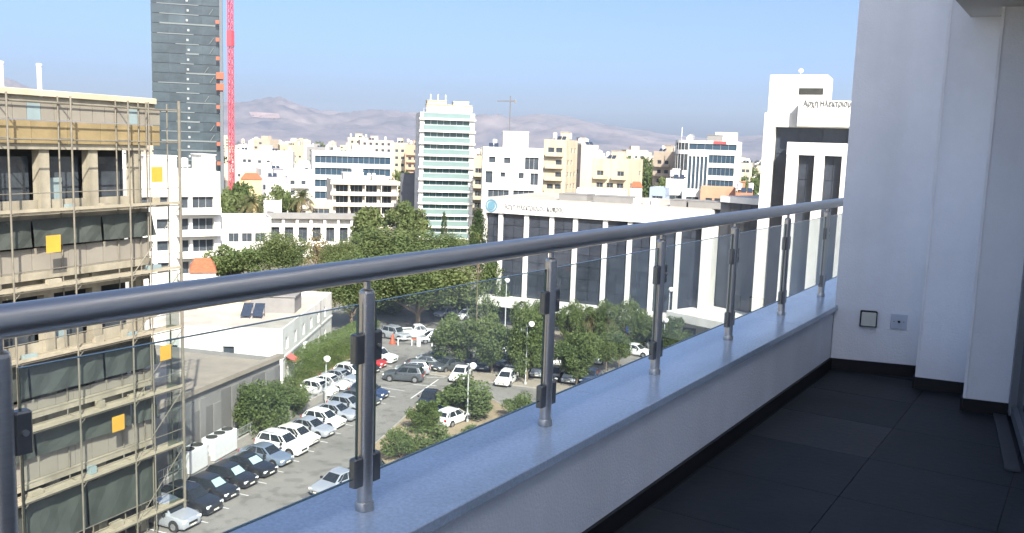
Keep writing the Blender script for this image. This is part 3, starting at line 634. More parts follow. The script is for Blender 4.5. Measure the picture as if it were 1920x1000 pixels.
# glass high-rise and crane
poly = footprint(288, 412, 400, -5, 26); t = Bld('glass_high_rise', 'dark glass high rise under construction with pale floor edges, cropped by the top', poly, 118.0, M_dwin); L = t.L(0)
t.wall = MB(); t.done = {0, 1, 2, 3}; p = t.poly
for i in range(4): facade(t.wall, *t.edge(i), 0, 118.0, [])
fh = 3.9
t.finish(); rr = random.Random(3)
for c in range(4):
    for r in range(30):
        s0 = L * c / 4; t.attach('glass_panel', MB().box(.08, L / 4 - .08, -.25 - rr.random() * .05, -.003, .12, fh - .12), M_tower, 0, s0, 0, r * fh)
for i in (1, 3):
    for r in range(30): t.attach('glass_panel', MB().box(.1, t.L(i) - .1, -.25, -.003, .12, fh - .12), M_tower, i, 0, 0, r * fh)
M_edge = mat('concrete_floor_edge', (.13, .15, .15), .8)
for r in range(1, 30):
    a_ = rr.choice((.08, .12, .35, .5)); b_ = rr.choice((.62, .95, .7)); a_ = min(a_, b_ - .2); t.attach('slab_edge', MB().box(0, L * (b_ - a_), -.5, -.31, 0, .35 if rr.random() < .5 else .6), M_edge, 0, L * a_, 0, r * fh - .2)
    t.attach('site_light', MB().box(0, .8, -.55, -.31, 0, .9), mat('grey_site_light', (.26, .28, .28), .6), 0, L * .52 + rr.uniform(-.3, .3), 0, r * fh + 1.2)
    if rr.random() < .6: t.attach('brace', MB().tube((0, -.45, 0), (1.6, -.45, 2.4), .15, n=5), M_edge, 0, L * rr.choice((.78, .86)), 0, r * fh + .5)
b = MB(); b.box(0, 1.2, -2.2, -.3, 0, 88); t.attach('hoist_mast', b, mat('hoist_steel', (.10, .115, .125), .6), 0, L + .4, 0, 0)
for k, z_ in enumerate((14, 22, 30, 37, 44.5, 49, 56.5, 64, 71)):
    big = z_ in (44.5, 49); t.attach('hoist_platform', MB().box(-.4, 2.6 if big else .9, -2.9, -2.25, 0, 2.6 if big else 1.4), M_orange, 0, L - .6, 0, z_)
cp = V2(hd(434, 300, 392)); cr = empty('tower_crane', (cp[0], cp[1], 0), .3); tag(cr, 'tall red lattice crane mast beside the glass high rise', 'crane')
M_cr = mat('crane_red', (.45, .07, .09), .5)
w_ = 0.8
for sx, sy in ((-1, -1), (1, -1), (1, 1), (-1, 1)): MB().box(sx * w_ - .12, sx * w_ + .12, sy * w_ - .12, sy * w_ + .12, 0, 112).build('chord', M_cr, cr)
for k in range(56):
    z_ = k * 2.0; b = MB()
    for (x0, y0, x1, y1) in ((-1, -1, 1, -1), (1, -1, 1, 1), (1, 1, -1, 1), (-1, 1, -1, -1)):
        f = 1 if k % 2 else -1
        b.tube((x0 * w_ * f if y0 == y1 else x0 * w_, y0 * w_ * f if x0 == x1 else y0 * w_, z_), (x1 * w_ * f if y0 == y1 else x1 * w_, y1 * w_ * f if x0 == x1 else y1 * w_, z_ + 2), .13, n=4)
    b.box(-w_, w_, -w_ - .1, -w_ + .1, z_, z_ + .2); b.box(w_ - .1, w_ + .1, -w_, w_, z_, z_ + .2); b.build('lattice_bay', M_cr, cr)
MB().box(-1.1, 1.1, -1.1, 1.1, 0, 6).build('climbing_frame', M_cr, cr, (0, 0, 62))
# distant small crane
cp = V2(hd(955, 250, 900)); cr = empty('distant_crane', (cp[0], cp[1], 0), 0); tag(cr, 'small distant tower crane on the skyline before the mountains', 'crane')
zt = height(955, 190, 900); M_cg = mat('crane_grey', (.16, .16, .17), .6)
MB().box(-.5, .5, -.5, .5, 0, zt + 5).build('mast', M_cg, cr); MB().box(-15, 6, -.6, .6, zt - .5, zt + .6).build('jib', M_cg, cr); MB().box(4.5, 6.5, -1, 1, zt - 1.8, zt + 1.2).build('counterweight', M_grey, cr)

# near left: white two storey house and grey hall
zW = 6.4; c0 = V2(onz(530, 617, zW)); c1 = V2(onz(622, 548, zW)); c2 = V2(onz(335, 612, zW)); e1 = c1 + (c2 - c0) * .95
t = Bld('white_house', 'long white two storey house with flat roof beside the clipped hedge', [c2 + (c2 - c0) * .4, c0, c1, c1 + (c2 - c0) * 1.4], zW, M_white, 'house'); L = t.L(0); L1 = t.L(1)
t.face(0, [(L - 6.2, L - 5.0, 2.9, 4.4), (L - 12, L - 10.8, 3.0, 4.4)], None, None, .3)
ops = [];
for k in range(6):
    s_ = 1.2 + k * (L1 - 2) / 6; ops += [(s_, s_ + 1.0, 3.9, 5.2), (s_ + .2, s_ + 1.1, .6 if k % 2 else 1.0, 2.3)]
t.face(1, ops, None, None, .3); t.finish()
t.attach('string_course', MB().box(0, L1, -.12, -.003, 0, .22), M_white, 1, 0, 0, 3.2); t.attach('drain_pipe', MB().tube((0, -.1, 0), (0, -.1, zW), .07, n=6), M_grey, 1, L1 * .72, 0, 0)
b = MB().quad((0, 0, .9), (1.8, 0, .9), (1.8, -1.1, .2), (0, -1.1, .2)).quad((0, 0, .88), (0, -1.1, .18), (1.8, -1.1, .18), (1.8, 0, .88)); t.attach('awning', b, mat('faded_red_canvas', (.55, .12, .10), .8), 1, 1.0, 0, 2.4)
t.hut(.72, .55, 5, 4, 1.9, M_grey); t.solar(.55, .35, 2); t.solar(.5, .6, 2); t.tank(.62, .6, .5, 1.0); t.hut(.4, .55, 8, 3, 1.2, M_cream, 'roof_kerb'); t.attach('air_conditioner', MB().box(0, .9, -.4, -.003, 0, .7), M_tank, 1, L1 * .35, 0, 2.4)

g0, g1 = V2((-60.2, 45.2)), V2((-64.6, 59.8)); gu = (g1 - g0) / np.linalg.norm(g1 - g0); gn = V2((-gu[1], gu[0]))
gs = g0 - gu * 16
t = Bld('grey_hall', 'low grey hall clad in light and dark vertical panels behind the parked row', [gs, g1, g1 + gn * 14, gs + gn * 14], 5.0, M_grey, roofm=M_pave, parapet=.35)
t.finish(); rr = random.Random(5); s_ = .1; Lg = t.L(0); k = 0
while s_ < Lg - .6:
    wd = min(rr.choice((.8, 1.1, 1.6, 2.2)), Lg - s_ - .05); t.attach('cladding_panel', MB().box(0, wd - .03, -.10 - .05 * (k % 2), -.003, 0, 4.2 if rr.random() < .6 else 3.3), (M_grey if k % 2 else mat('charcoal_panel', (.145, .14, .135), .8, var=.1)), 0, s_, 0, .1); s_ += wd; k += 1
t.attach('roof_edge', MB().box(-.1, Lg + .2, -.35, .3, 0, .4), M_pave, 0, 0, 0, 4.99)
t.onroof('roof_slab', MB().box(-12, 8, 0, 3, 0, .35), M_roof, .5, .35)
# low wall, railing, condensers
wl0, wl1 = V2((-53.6, 33.5)), V2((-65.6, 71.0)); wu = (wl1 - wl0) / np.linalg.norm(wl1 - wl0); wL = np.linalg.norm(wl1 - wl0); wr = math.atan2(wu[1], wu[0])
lw = empty('low_wall', (*wl0, 0), wr); tag(lw, 'low pale concrete wall with steel fence behind the parked row', 'wall')
MB().bbox(0, wL, -.12, .12, 0, .75, .03).build('wall', M_kerb, lw)
for k in range(int(wL / 1.9)):
    b = MB().box(k * 1.9, k * 1.9 + .06, -.03, .03, .752, 1.6).box(k * 1.9 + .06, k * 1.9 + 1.9, -.02, .02, 1.54, 1.6).box(k * 1.9 + .06, k * 1.9 + 1.9, -.02, .02, .95, 1.0)
    for j in range(1, 9): b.box(k * 1.9 + j * .21, k * 1.9 + j * .21 + .025, -.012, .012, 1.0, 1.54)
    b.build('fence_bay', M_alum, lw)
for (px, py, n_, lab) in ((412, 850, 3, 'white outdoor condenser unit with three roof fans beside the grey hall'), (362, 878, 2, 'smaller white outdoor condenser with two roof fans near the scaffold')):
    c = V2(onz(px, py, .3)); ac = empty('air_conditioner', (*c, 0), wr); tag(ac, lab, 'air conditioner', 'condensers beside the grey hall')
    wd = n_ * 1.1; MB().bbox(-wd / 2, wd / 2, -.6, .6, .25, 2.0, .04).build('casing', M_tank, ac); MB().box(-wd / 2 + .1, wd / 2 - .1, -.5, .5, 0, .248).build('plinth', M_kerb, ac)
    for k in range(n_): MB().lathe([(.01, 0), (.36, 0), (.4, .06), (.46, .06), (.46, 0)], 14, (-wd / 2 + .55 + k * 1.1, 0, 2.003)).build('fan', M_dark, ac)

# ------------------------------------------------------------------ far town (too far to count)
def blocks(name, label, cat, D0, D1, n_, m, hmin, hmax, wmin, wmax, seed):
    rr = random.Random(seed); b = MB()
    for k in range(n_):
        px = rr.uniform(-150, 1750); D = D0 + (D1 - D0) * rr.random() ** 1.2; p = V2(hd(px, hor(px), D)); wd, dp, h = rr.uniform(wmin, wmax), rr.uniform(wmin, wmax), rr.uniform(hmin, hmax) * (.6 + rr.random() ** 3)
        th = rr.uniform(-.5, .5) + .55; M = Matrix.Translation((p[0], p[1], 0)) @ Matrix.Rotation(th, 4, 'Z'); s_ = MB()
        mi = rr.choice((0, 0, 0, 1, 1, 2, 3)); s_.box(-wd / 2, wd / 2, -dp / 2, dp / 2, 0, h, mi); s_.box(-wd * .2, wd * .2, -dp * .2, dp * .2, h + .01, h + 2.4, mi)
        for f in range(int(h / 3.3)):
            for q in range(int(wd / 4)):
                if rr.random() < .7: x = -wd / 2 + 1 + q * 4; s_.box(x, x + 2.2, -dp / 2 - .05, -dp / 2 + .1, 1 + f * 3.3, 2.4 + f * 3.3, 4)
        s_.xf(M); nb_ = len(b.v); b.v += s_.v; b.f += [tuple(i + nb_ for i in q) for q in s_.f]; b.m += s_.m
    o = b.build(name, [M_white, M_cream, M_pink, M_beige, M_dwin]); tag(o, label, cat, kind='stuff'); return o
blocks('far_town', 'distant town of pale flat roofed houses below the mountains', 'town', 560, 2600, 620, None, 6, 17, 9, 19, 11)

# ------------------------------------------------------------------ building site on the left: shell and scaffold
SU = V2((-.148, .989)); SN = V2((.989, .148)); SO = V2((-49.6, 37.2)) - SU * 30; srz = math.atan2(SU[1], SU[0])
site = empty('construction_building', (*SO, 0), srz); tag(site, 'bare concrete building shell with beige panels and dark open storeys behind scaffolding', 'building')
DECK = [1.6, 5.6, 9.5, 13.5, 17.4, 21.6]; LX = 28.75; YF = 1.35
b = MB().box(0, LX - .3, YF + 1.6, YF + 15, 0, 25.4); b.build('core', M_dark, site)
for z_ in DECK + [25.55]: MB().box(0, LX, YF - .15, YF + 15, z_ - .62, z_ - .30).build('floor_slab', M_conc, site)
MB().box(0, LX + 1.0, YF + .1, YF + 15, 27.5, 27.85).build('roof', M_conc, site)
MB().bbox(0, LX + 1.0, YF - .1, YF + .35, 27.86, 28.2, .04).build('parapet', M_cream, site)
cols = [LX - .6 - k * 3.3 for k in range(9)]
for x in cols:
    for z0, z1 in zip([0] + DECK, [1.0] + [d - .62 for d in DECK[1:]] + [24.92]):
        if z1 - z0 > .7: MB().box(x - .32, x + .32, YF + .02, YF + .6, z0 - .298, z1).build('column', M_conc, site)
for k in range(34):                     # parapet row and boarded row
    x = LX + 1.1 - (k + 1) * .86 + .02
    m_ = M_bpanel if k in (2, 10, 19) else M_panel
    if x > 0: MB().box(x, x + .82, YF - .22, YF - .12, 26.55, 27.45).build('panel', m_, site)
for k in range(13):
    x = LX + 1.1 - (k + 1) * 2.3; MB().box(x, x + 2.27, YF - .2, YF - .1, 25.26, 26.5).build('board', M_ply, site) if x > -2 else None
for (z0, z1) in ((18.15, 19.45), (6.3, 7.6), (10.3, 10.9)):
    for k in range(24):
        x = LX - (k + 1) * 1.2; MB().box(x, x + 1.17, YF - .25, YF - .13, z0, z1).build('panel', M_panel, site) if x > 0 else None
    MB().box(0, LX, YF - .4, YF - .02, z0 - .42, z0 - .02).build('ledge', M_conc, site)
rr = random.Random(4)
for (z0, z1) in ((19.6, 21.1), (11.2, 13.0), (7.7, 9.1), (2.2, 5.0)):   # sheets of netting hung under the decks
    x = 0.0
    while x < LX - .5:
        wd = min(rr.uniform(4.5, 7), LX - x); b = MB(); n_ = 8
        for i in range(n_):
            for j in range(3):
                f = lambda ii, jj: (x + (wd - .08) * ii / n_ + (.35 * jj / 3 if ii == n_ and x + wd > LX - .1 else 0), YF - .5 - .06 * math.sin(ii * 1.9 + jj) - .12 * (jj / 3), z1 + (z0 - z1) * jj / 3)
                b.quad(f(i, j + 1), f(i + 1, j + 1), f(i + 1, j), f(i, j))
        b.build('netting', M_net, site); x += wd
for zf, (h0, h1) in ((21.6, (.5, 2.9)), (13.5, (.5, 2.7)), (9.5, (.4, .8)), (17.4, (.2, .6))):      # glazed and boarded bays between the columns
    for k in range(8):
        x0, x1 = cols[k + 1] + .34, cols[k] - .34
        if h1 - h0 > 1: MB().box(x0, x1, YF + .9, YF + .95, zf + h0 - .5, zf + h1).build('window', M_dwin, site)
        MB().box(x0, x1, YF + .25, YF + .32, zf - .298, zf + h0).build('sill_panel', M_conc, site)
        if k % 3 == 1 and h1 - h0 > 1: MB().box(x0 + .3, x0 + 1.3, YF + .7, YF + .75, zf + .4, zf + 1.7).build('blue_sheet', M_bpanel, site)
for (px, py0, py1, lab) in ((3, 110, 172, 'white roof flue at the far left edge'), (74, 126, 174, 'slim white roof flue right of the other flue')):
    p = V2(hd(px, 150, 57.5)) - SO; lx, ly = p @ SU, -(p @ SN)
    b = MB().lathe([(.13, -.1), (.13, 1.6), (.16, 1.6), (.16, 1.72), (.02, 1.75)], 12); o = b.build('roof_flue', M_tank, site, (lx, ly, 27.9), smooth=True); o['label'] = lab

scaf = empty('scaffolding', (*SO, 0), srz); tag(scaf, 'galvanised tube scaffold with plank decks wrapping the concrete shell', 'scaffolding')
px_s = [336, 241, 134, 14]; xs = [slit(SO, SU, p) for p in px_s]; stp = xs[2] - xs[3]
xs += [xs[3] - stp * k for k in (1, 2, 3)]
TOPZ = 27.9
tm_ = MB().tube((0, 0, 0), (0, 0, TOPZ), .055, n=7).mesh('pole', M_scaf, True)
tm2 = MB().tube((0, 0, 0), (0, 0, TOPZ), .045, n=7).mesh('pole', M_scaf, True)
for k, x in enumerate(xs):
    if x < 0: continue
    link(tm_ if k else MB().tube((0, 0, 0), (0, 0, TOPZ + .2), .1, n=8).mesh('pole', M_scaf, True), 'pole', scaf, (x, 0, 0)); link(tm2, 'pole', scaf, (x - .02, 1.0, 0))
xe = slit(SO, SU, 279)
for dx, dy in ((0, .0), (.35, .55), (.15, 1.0), (.75, 1.0)): link(tm2, 'pole', scaf, (xe + dx, dy, 0))
x0, x1 = max(0, xs[-1]), xs[0]
for z_ in DECK + [25.6, 27.6]:
    MB().tube((x0, .07, z_ - .12), (x1, .07, z_ - .12), .04, n=6).build('ledger', M_scaf, scaf); MB().tube((x0, .93, z_ - .12), (x1, .93, z_ - .12), .04, n=6).build('ledger', M_scaf, scaf)
    if z_ < 25: MB().tube((x0, .06, z_ + 1.0), (x1, .06, z_ + 1.0), .028, n=6).build('guard_rail', M_scaf, scaf)
    for x in xs:
        if x > 0: MB().tube((x + .06, -.1, z_ - .05), (x + .06, 1.15, z_ - .05), .035, n=6).build('transom', M_scaf, scaf)
for z_ in DECK:
    for x_a, x_b in zip(xs[1:], xs):
        for k in range(3):
            if x_b < 1: continue
            MB().box(max(0, x_a) + .03, x_b - .03 + rr.uniform(-.1, .05), .06 + k * .31, .06 + k * .31 + .28, z_ + .002 + .004 * k, z_ + .05 + .004 * k).build('plank', M_plank, scaf)
        MB().box(max(0, x_a) + .04, x_b - .06, -.03, -.005, z_ - .02, z_ + .16).build('toe_board', M_plank, scaf) if x_b > 1 else None
for k, z_ in enumerate(DECK[:-1]):
    xa, xb = (xs[1] + .1, xs[0] - .1); MB().tube((xa, -.06, z_ + .1), (xb, -.06, DECK[k + 1] - .2), .03, n=5).build('brace', M_scaf, scaf)
    for x in (xs[1], xs[2], xs[3]): MB().tube((x, .1, z_ - .55), (x + .5, .1, z_ - .1), .03, n=5).build('knee_brace', M_scaf, scaf)
G_net = glassmat('debris_netting', (0.52, 0.58, 0.57), .3)
for k, z_ in enumerate(DECK[:4]):
    b = MB(); zt_ = DECK[k + 1] - .2; xa, xb = xs[0] - 1.25, xs[0] - .1
    for i in range(6):
        f = lambda ii, zz_: (xa + (xb - xa) * ii / 6, .14 + .05 * math.sin(ii * 2.1 + k), zz_)
        b.quad(f(i, z_ + .1), f(i + 1, z_ + .1), f(i + 1, zt_), f(i, zt_))
    b.build('debris_netting', G_net, scaf)
for (px, py, D_) in ((291, 328, 61), (91, 458, 57), (301, 662, 61), (206, 795, 59.5)):
    s_ = slit(SO, SU, px); z_ = height(px, py, np.linalg.norm(SO + SU * s_)); MB().box(s_ - .48, s_ + .42, -.14, -.1, z_ - .45, z_ + .5).build('yellow_sheet', M_yel, scaf)
for k in range(16):
    x = rr.uniform(16, 29); z_ = rr.choice(DECK) + .07; MB().box(x, x + rr.uniform(.3, .9), .3, .3 + rr.uniform(.2, .5), z_, z_ + rr.uniform(.15, .5)).build('stacked_material', rr.choice((M_conc, M_plank, M_bpanel)), scaf)

# ------------------------------------------------------------------ vegetation
LF = {}
def leafmesh(key, shape, n_, size, clumps, m, seed):
    if key in LF: return LF[key]
    rng = np.random.RandomState(seed)
    if shape == 'box':
        c = rng.uniform(-1, 1, (n_, 3)); ax = rng.randint(0, 3, n_); sg = np.sign(rng.uniform(-1, 1, n_)); dep = 1 - np.abs(rng.normal(0, .12, n_))
        c[np.arange(n_), ax] = sg * dep; P_ = c
    else:
        cc = rng.normal(0, 1, (clumps, 3)); cc /= np.linalg.norm(cc, axis=1)[:, None]; cc *= rng.uniform(.35, .82, (clumps, 1))
        if shape == 'cone': cc[:, 2] = rng.uniform(-.95, .95, clumps); rad = np.sqrt(np.clip(1 - ((cc[:, 2] + 1) / 2) ** 1.6, .02, 1)); ang = rng.uniform(0, 6.283, clumps); cc[:, 0] = np.cos(ang) * rad * .75; cc[:, 1] = np.sin(ang) * rad * .75
        if shape == 'flat': cc[:, 2] = np.abs(cc[:, 2]) * .9 - .15
        cr_ = rng.uniform(.22, .42, clumps) * (1.0 if shape != 'tight' else .9)
        k = rng.randint(0, clumps, n_); d = rng.normal(0, 1, (n_, 3)); d /= np.linalg.norm(d, axis=1)[:, None]
        P_ = cc[k] + d * (cr_[k] * rng.uniform(.55, 1.05, n_) )[:, None]
        if shape == 'tight':
            r = np.linalg.norm(P_, axis=1); P_ = P_ / r[:, None] * np.clip(r, .6, .97)[:, None]
    if shape != 'box': P_ = P_ / np.percentile(np.abs(P_), 99.5, axis=0)
    a_ = rng.normal(0, 1, (n_, 3)); a_ /= np.linalg.norm(a_, axis=1)[:, None]; b_ = rng.normal(0, 1, (n_, 3)); b_ -= a_ * np.sum(a_ * b_, 1)[:, None]; b_ /= np.linalg.norm(b_, axis=1)[:, None]
    s_ = (size * rng.uniform(.6, 1.3, n_))[:, None]; a_ *= s_; b_ *= s_ * .55
    v = np.stack([P_ - a_, P_ + b_, P_ + a_, P_ - b_], 1).reshape(-1, 3)
    me = bpy.data.meshes.new(key); me.vertices.add(len(v)); me.vertices.foreach_set('co', v.ravel()); me.loops.add(n_ * 4); me.loops.foreach_set('vertex_index', np.arange(n_ * 4, dtype=np.int32))
    me.polygons.add(n_); me.polygons.foreach_set('loop_start', np.arange(0, n_ * 4, 4, dtype=np.int32)); me.materials.append(m); me.update(calc_edges=True); LF[key] = me; return me
def tree(name, label, px, py, ptop, pw, kind='broad', group=None, cbot=None, cat='tree', D=None, seed=0, rdepth=1.0, lean=0.0):
    """base at ground sight (px,py), crown top at ptop, crown width pw in photo pixels"""
    base = onz(px, py, 0.0) if D is None else np.array([*hd(px, hor(px), D)[:2], 0])
    Dh = math.hypot(base[0], base[1]); zt = max(.8, height(px, ptop, Dh)); rw = pw / 2 / 1700 * math.hypot(Dh, 26 - zt) / math.cos(math.atan((px - 960) / 1700))
    zb = (height(px, cbot, Dh) if cbot else zt * .35); zb = max(.05, zb); ch = (zt - zb) / 2
    r = empty(name, base, random.uniform(0, 6)); tag(r, label, cat, group)
    k, m, n_, sz, cl = {'broad': ('ball', L_broad, 13000, .055, 34), 'pine': ('flat', L_pine, 22000, .034, 60), 'shrub': ('ball', L_shrub, 7000, .055, 24), 'tight': ('tight', L_hedge, 7000, .046, 40), 'cone': ('cone', L_dark, 3600, .06, 46), 'dry': ('ball', L_dry, 1300, .07, 20), 'topiary': ('tight', L_broad, 8000, .046, 40), 'conifer': ('cone', L_broad, 9000, .042, 60)}[kind]
    me = leafmesh(kind + str(seed % 3), k, n_, sz, cl, m, 100 + seed % 3 + len(kind) * 7)
    c = link(me, 'crown', r, (lean * rw, 0, zb + ch)); c.scale = (rw, rw * rdepth, ch); c.rotation_euler = (0, 0, seed * 1.3)
    t = MB(); tr = max(.05, min(.42, rw * .055)); t.tube((0, 0, -.1), (lean * rw * .4, 0, zb + ch * .3), tr, tr * .7, 8)
    rng = random.Random(seed + int(px))
    for i in range(5):
        an = i * 1.26 + rng.random(); q = (lean * rw + math.cos(an) * rw * .55, math.sin(an) * rw * .55, zb + ch * rng.uniform(.5, 1.2)); t.tube((lean * rw * .4, 0, zb * .85 + ch * .1), q, tr * .55, tr * .2, 6)
    t.build('trunk', M_bark if kind != 'shrub' else M_bark, r, smooth=True); return r
tree('pine_tree', 'huge spreading pine over the white pickup, darkest crown of the car park', 783, 612, 462, 205, 'pine', seed=0, cbot=592)
tree('pine_tree', 'broad pine crown behind the pickup, reaching in front of the blind wall', 760, 560, 430, 240, 'pine', D=165, seed=1, cbot=520)
tree('pine_tree', 'low leaning pine left of the big pine above the hedge end', 662, 620, 480, 130, 'pine', D=124, seed=2, cbot=600)
tree('pine_tree', 'pine crown right of the big pine against the teal tower foot', 848, 560, 440, 90, 'pine', D=172, seed=2)
tree('pine_tree', 'low tree added to fill the shade left of the big pine trunk', 712, 600, 540, 120, 'broad', D=138, seed=1, cbot=606)  # this tree and the next two are added to fill the shade there
tree('pine_tree', 'low tree added to fill the shade right of the big pine trunk', 846, 600, 520, 110, 'broad', D=140, seed=2, cbot=606)
tree('pine_tree', 'tree crown added to fill the shade behind the big pine trunk', 780, 585, 500, 140, 'pine', D=150, seed=0, cbot=580)
tree('cypress_tree', 'thin dark cypress before the teal tower', 836, 440, 398, 13, 'cone', D=215, seed=1, cbot=450)
tree('conifer_tree', 'narrow sparse conifer at the left end of the sign wall', 903, 480, 390, 34, 'cone', D=128, seed=2, cbot=500)
tree('conifer_tree', 'thick upright green conifer left of the office block glass', 918, 607, 488, 82, 'conifer', seed=0, cbot=600)
tree('pine_tree', 'bushy green tree left of the first palm foot, nearest the tiled house', 432, 520, 458, 92, 'broad', D=138, seed=0, cbot=530)
tree('pine_tree', 'rounded pine behind the handrail below the colonnade', 522, 515, 440, 112, 'pine', D=142, seed=1, cbot=520)
tree('bare_tree', 'thin yellowing tree in front of the colonnade', 592, 480, 432, 62, 'dry', D=160, seed=1, cbot=500)
tree('pine_tree', 'small green tree between the colonnade and the big pine', 640, 470, 452, 70, 'pine', D=150, seed=0, cbot=510)
for i, (px, py, pt, pw, sd, lab) in enumerate([(855, 690, 596, 78, 0, 'leafy car park tree with round crown, leftmost in the tree row'), (922, 700, 602, 84, 1, 'broad leafy car park tree behind the white hatchback, second in the row'),
        (988, 716, 588, 66, 2, 'tall dark leafy tree beside the double lamp post'), (1081, 724, 628, 74, 0, 'young car park tree with bare white trunk right of the second rail post'),
        (1136, 700, 636, 36, 1, 'slim young tree left of the white saloon'), (1160, 694, 634, 34, 2, 'slim young tree touching the white saloon')]):
    tree('car_park_tree', lab, px, py, pt - 9, pw * 1.2, 'broad', 'trees in the car park', seed=sd, cbot=py - 20)
for i, (px, py, pt, pw, kd, lab) in enumerate([(976, 640, 562, 34, 'topiary', 'clipped egg shaped tree, leftmost below the white ledge'), (1014, 640, 572, 36, 'topiary', 'clipped tree half hidden behind the second rail post'), (1066, 650, 570, 44, 'topiary', 'clipped dome tree just right of the second rail post'),
        (1106, 650, 572, 46, 'topiary', 'rounded tree left of the yellowing palms'), (1140, 652, 572, 44, 'topiary', 'rounded tree behind the yellowing palms'), (1172, 652, 566, 44, 'topiary', 'clipped tree above the blue parking sign'), (1205, 652, 588, 44, 'broad', 'loose bluish tree left of the third rail post'),
        (1262, 668, 606, 58, 'broad', 'leafy tree right of the third rail post near the columns')]):
    tree('clipped_tree', lab, px, py, pt - 8, pw * 1.22, kd, 'trees below the office ledge', seed=i, cbot=py - 4)
for i, (px, py, pt, pw, lab) in enumerate([(880, 782, 708, 128, 'wide rounded shrub tree around the front lamp post'), (793, 812, 752, 62, 'dense dark shrub left of the parked white hatchback'), (752, 862, 802, 74, 'loose pale shrub just right of the first rail post'), (815, 862, 796, 88, 'loose pale shrub under the white hatchback'),
        (975, 790, 738, 70, 'spiky pale shrub by the coping edge'), (488, 815, 718, 96, 'rounded shrub against the grey hall end'), (540, 780, 708, 70, 'rounded shrub next to the hedge start'), (486, 676, 640, 54, 'green shrub on the white house terrace'), (890, 850, 800, 80, 'pale shrub low at the island edge above the coping')]):
    tree('shrub', lab, px, py, pt, pw, 'shrub' if i not in (1, 5, 6, 7) else 'broad', 'shrubs around the car park', seed=i, cbot=py - 2, cat='shrub')
# clipped hedge in lengths
h0, h1 = V2(onz(538, 722, .2)), V2(onz(697, 640, .2)); hu = (h1 - h0) / np.linalg.norm(h1 - h0); hL = np.linalg.norm(h1 - h0)
hg = empty('hedge', (*h0, 0), math.atan2(hu[1], hu[0])); tag(hg, 'long clipped green hedge between the white house and parked cars', 'hedge')
for k in range(6):
    o = link(leafmesh('hedge%d' % (k % 2), 'box', 9000, .042, 0, L_hedge, 40 + k), 'hedge_section', hg, (hL * (k + .5) / 6, .4, 1.45)); o.scale = (hL / 12 * 1.04, 1.5, 1.45 + .1 * (k % 2))
# palms
def palm(label, px, py, ptop, D, rw):
    base = [*hd(px, hor(px), D)[:2], 0]; zt = height(px, ptop, D) ; r = empty('palm_tree', base); tag(r, label, 'palm tree')
    t = MB(); [t.tube((math.sin(k) * .06, 0, zt * .8 * k / 6), (math.sin(k + 1) * .06, 0, zt * .8 * (k + 1) / 6), .36 - .02 * k, .33 - .02 * k, 9) for k in range(6)]; t.build('trunk', M_bark, r)
    rng = random.Random(int(px)); zc = zt * .8
    for i in range(34):
        an = i * 2.399; el = 1.2 - 1.9 * (i / 34); b = MB(); pts = []; L_ = rw * rng.uniform(.85, 1.1)
        for j in range(7):
            s_ = j / 6; pts.append(Vector((math.cos(an) * math.cos(el) * L_ * s_, math.sin(an) * math.cos(el) * L_ * s_, zc + math.sin(el) * L_ * s_ - .55 * L_ * s_ ** 2.2)))
        sd = Vector((-math.sin(an), math.cos(an), 0))
        for j in range(6):
            for q in (0, .5):
                a_ = pts[j].lerp(pts[j + 1], q); b_ = pts[j].lerp(pts[j + 1], q + .28); wdt = rw * .17 * (1 - abs(j / 6 - .4))
                for sg in (-1, 1): b.quad(a_, b_, b_ + sd * sg * wdt + Vector((0, 0, -.35 * wdt)) + (pts[j + 1] - pts[j]) * .6, a_ + sd * sg * wdt * .9 + Vector((0, 0, -.35 * wdt)) + (pts[j + 1] - pts[j]) * .5)
        b.build('frond', L_palm if i < 24 else L_dry, r)
palm('tall date palm with drooping crown above the colonnade roof', 566, 410, 343, 222, 3.9)
palm('dusty date palm left of the taller palm', 471, 420, 352, 208, 4.0)
palm('low yellowing palm among the clipped trees below the office ledge', 1122, 640, 580, 119, 2.2)
palm('low yellowing palm right of its twin beside the blue sign', 1155, 640, 582, 119, 2.2)
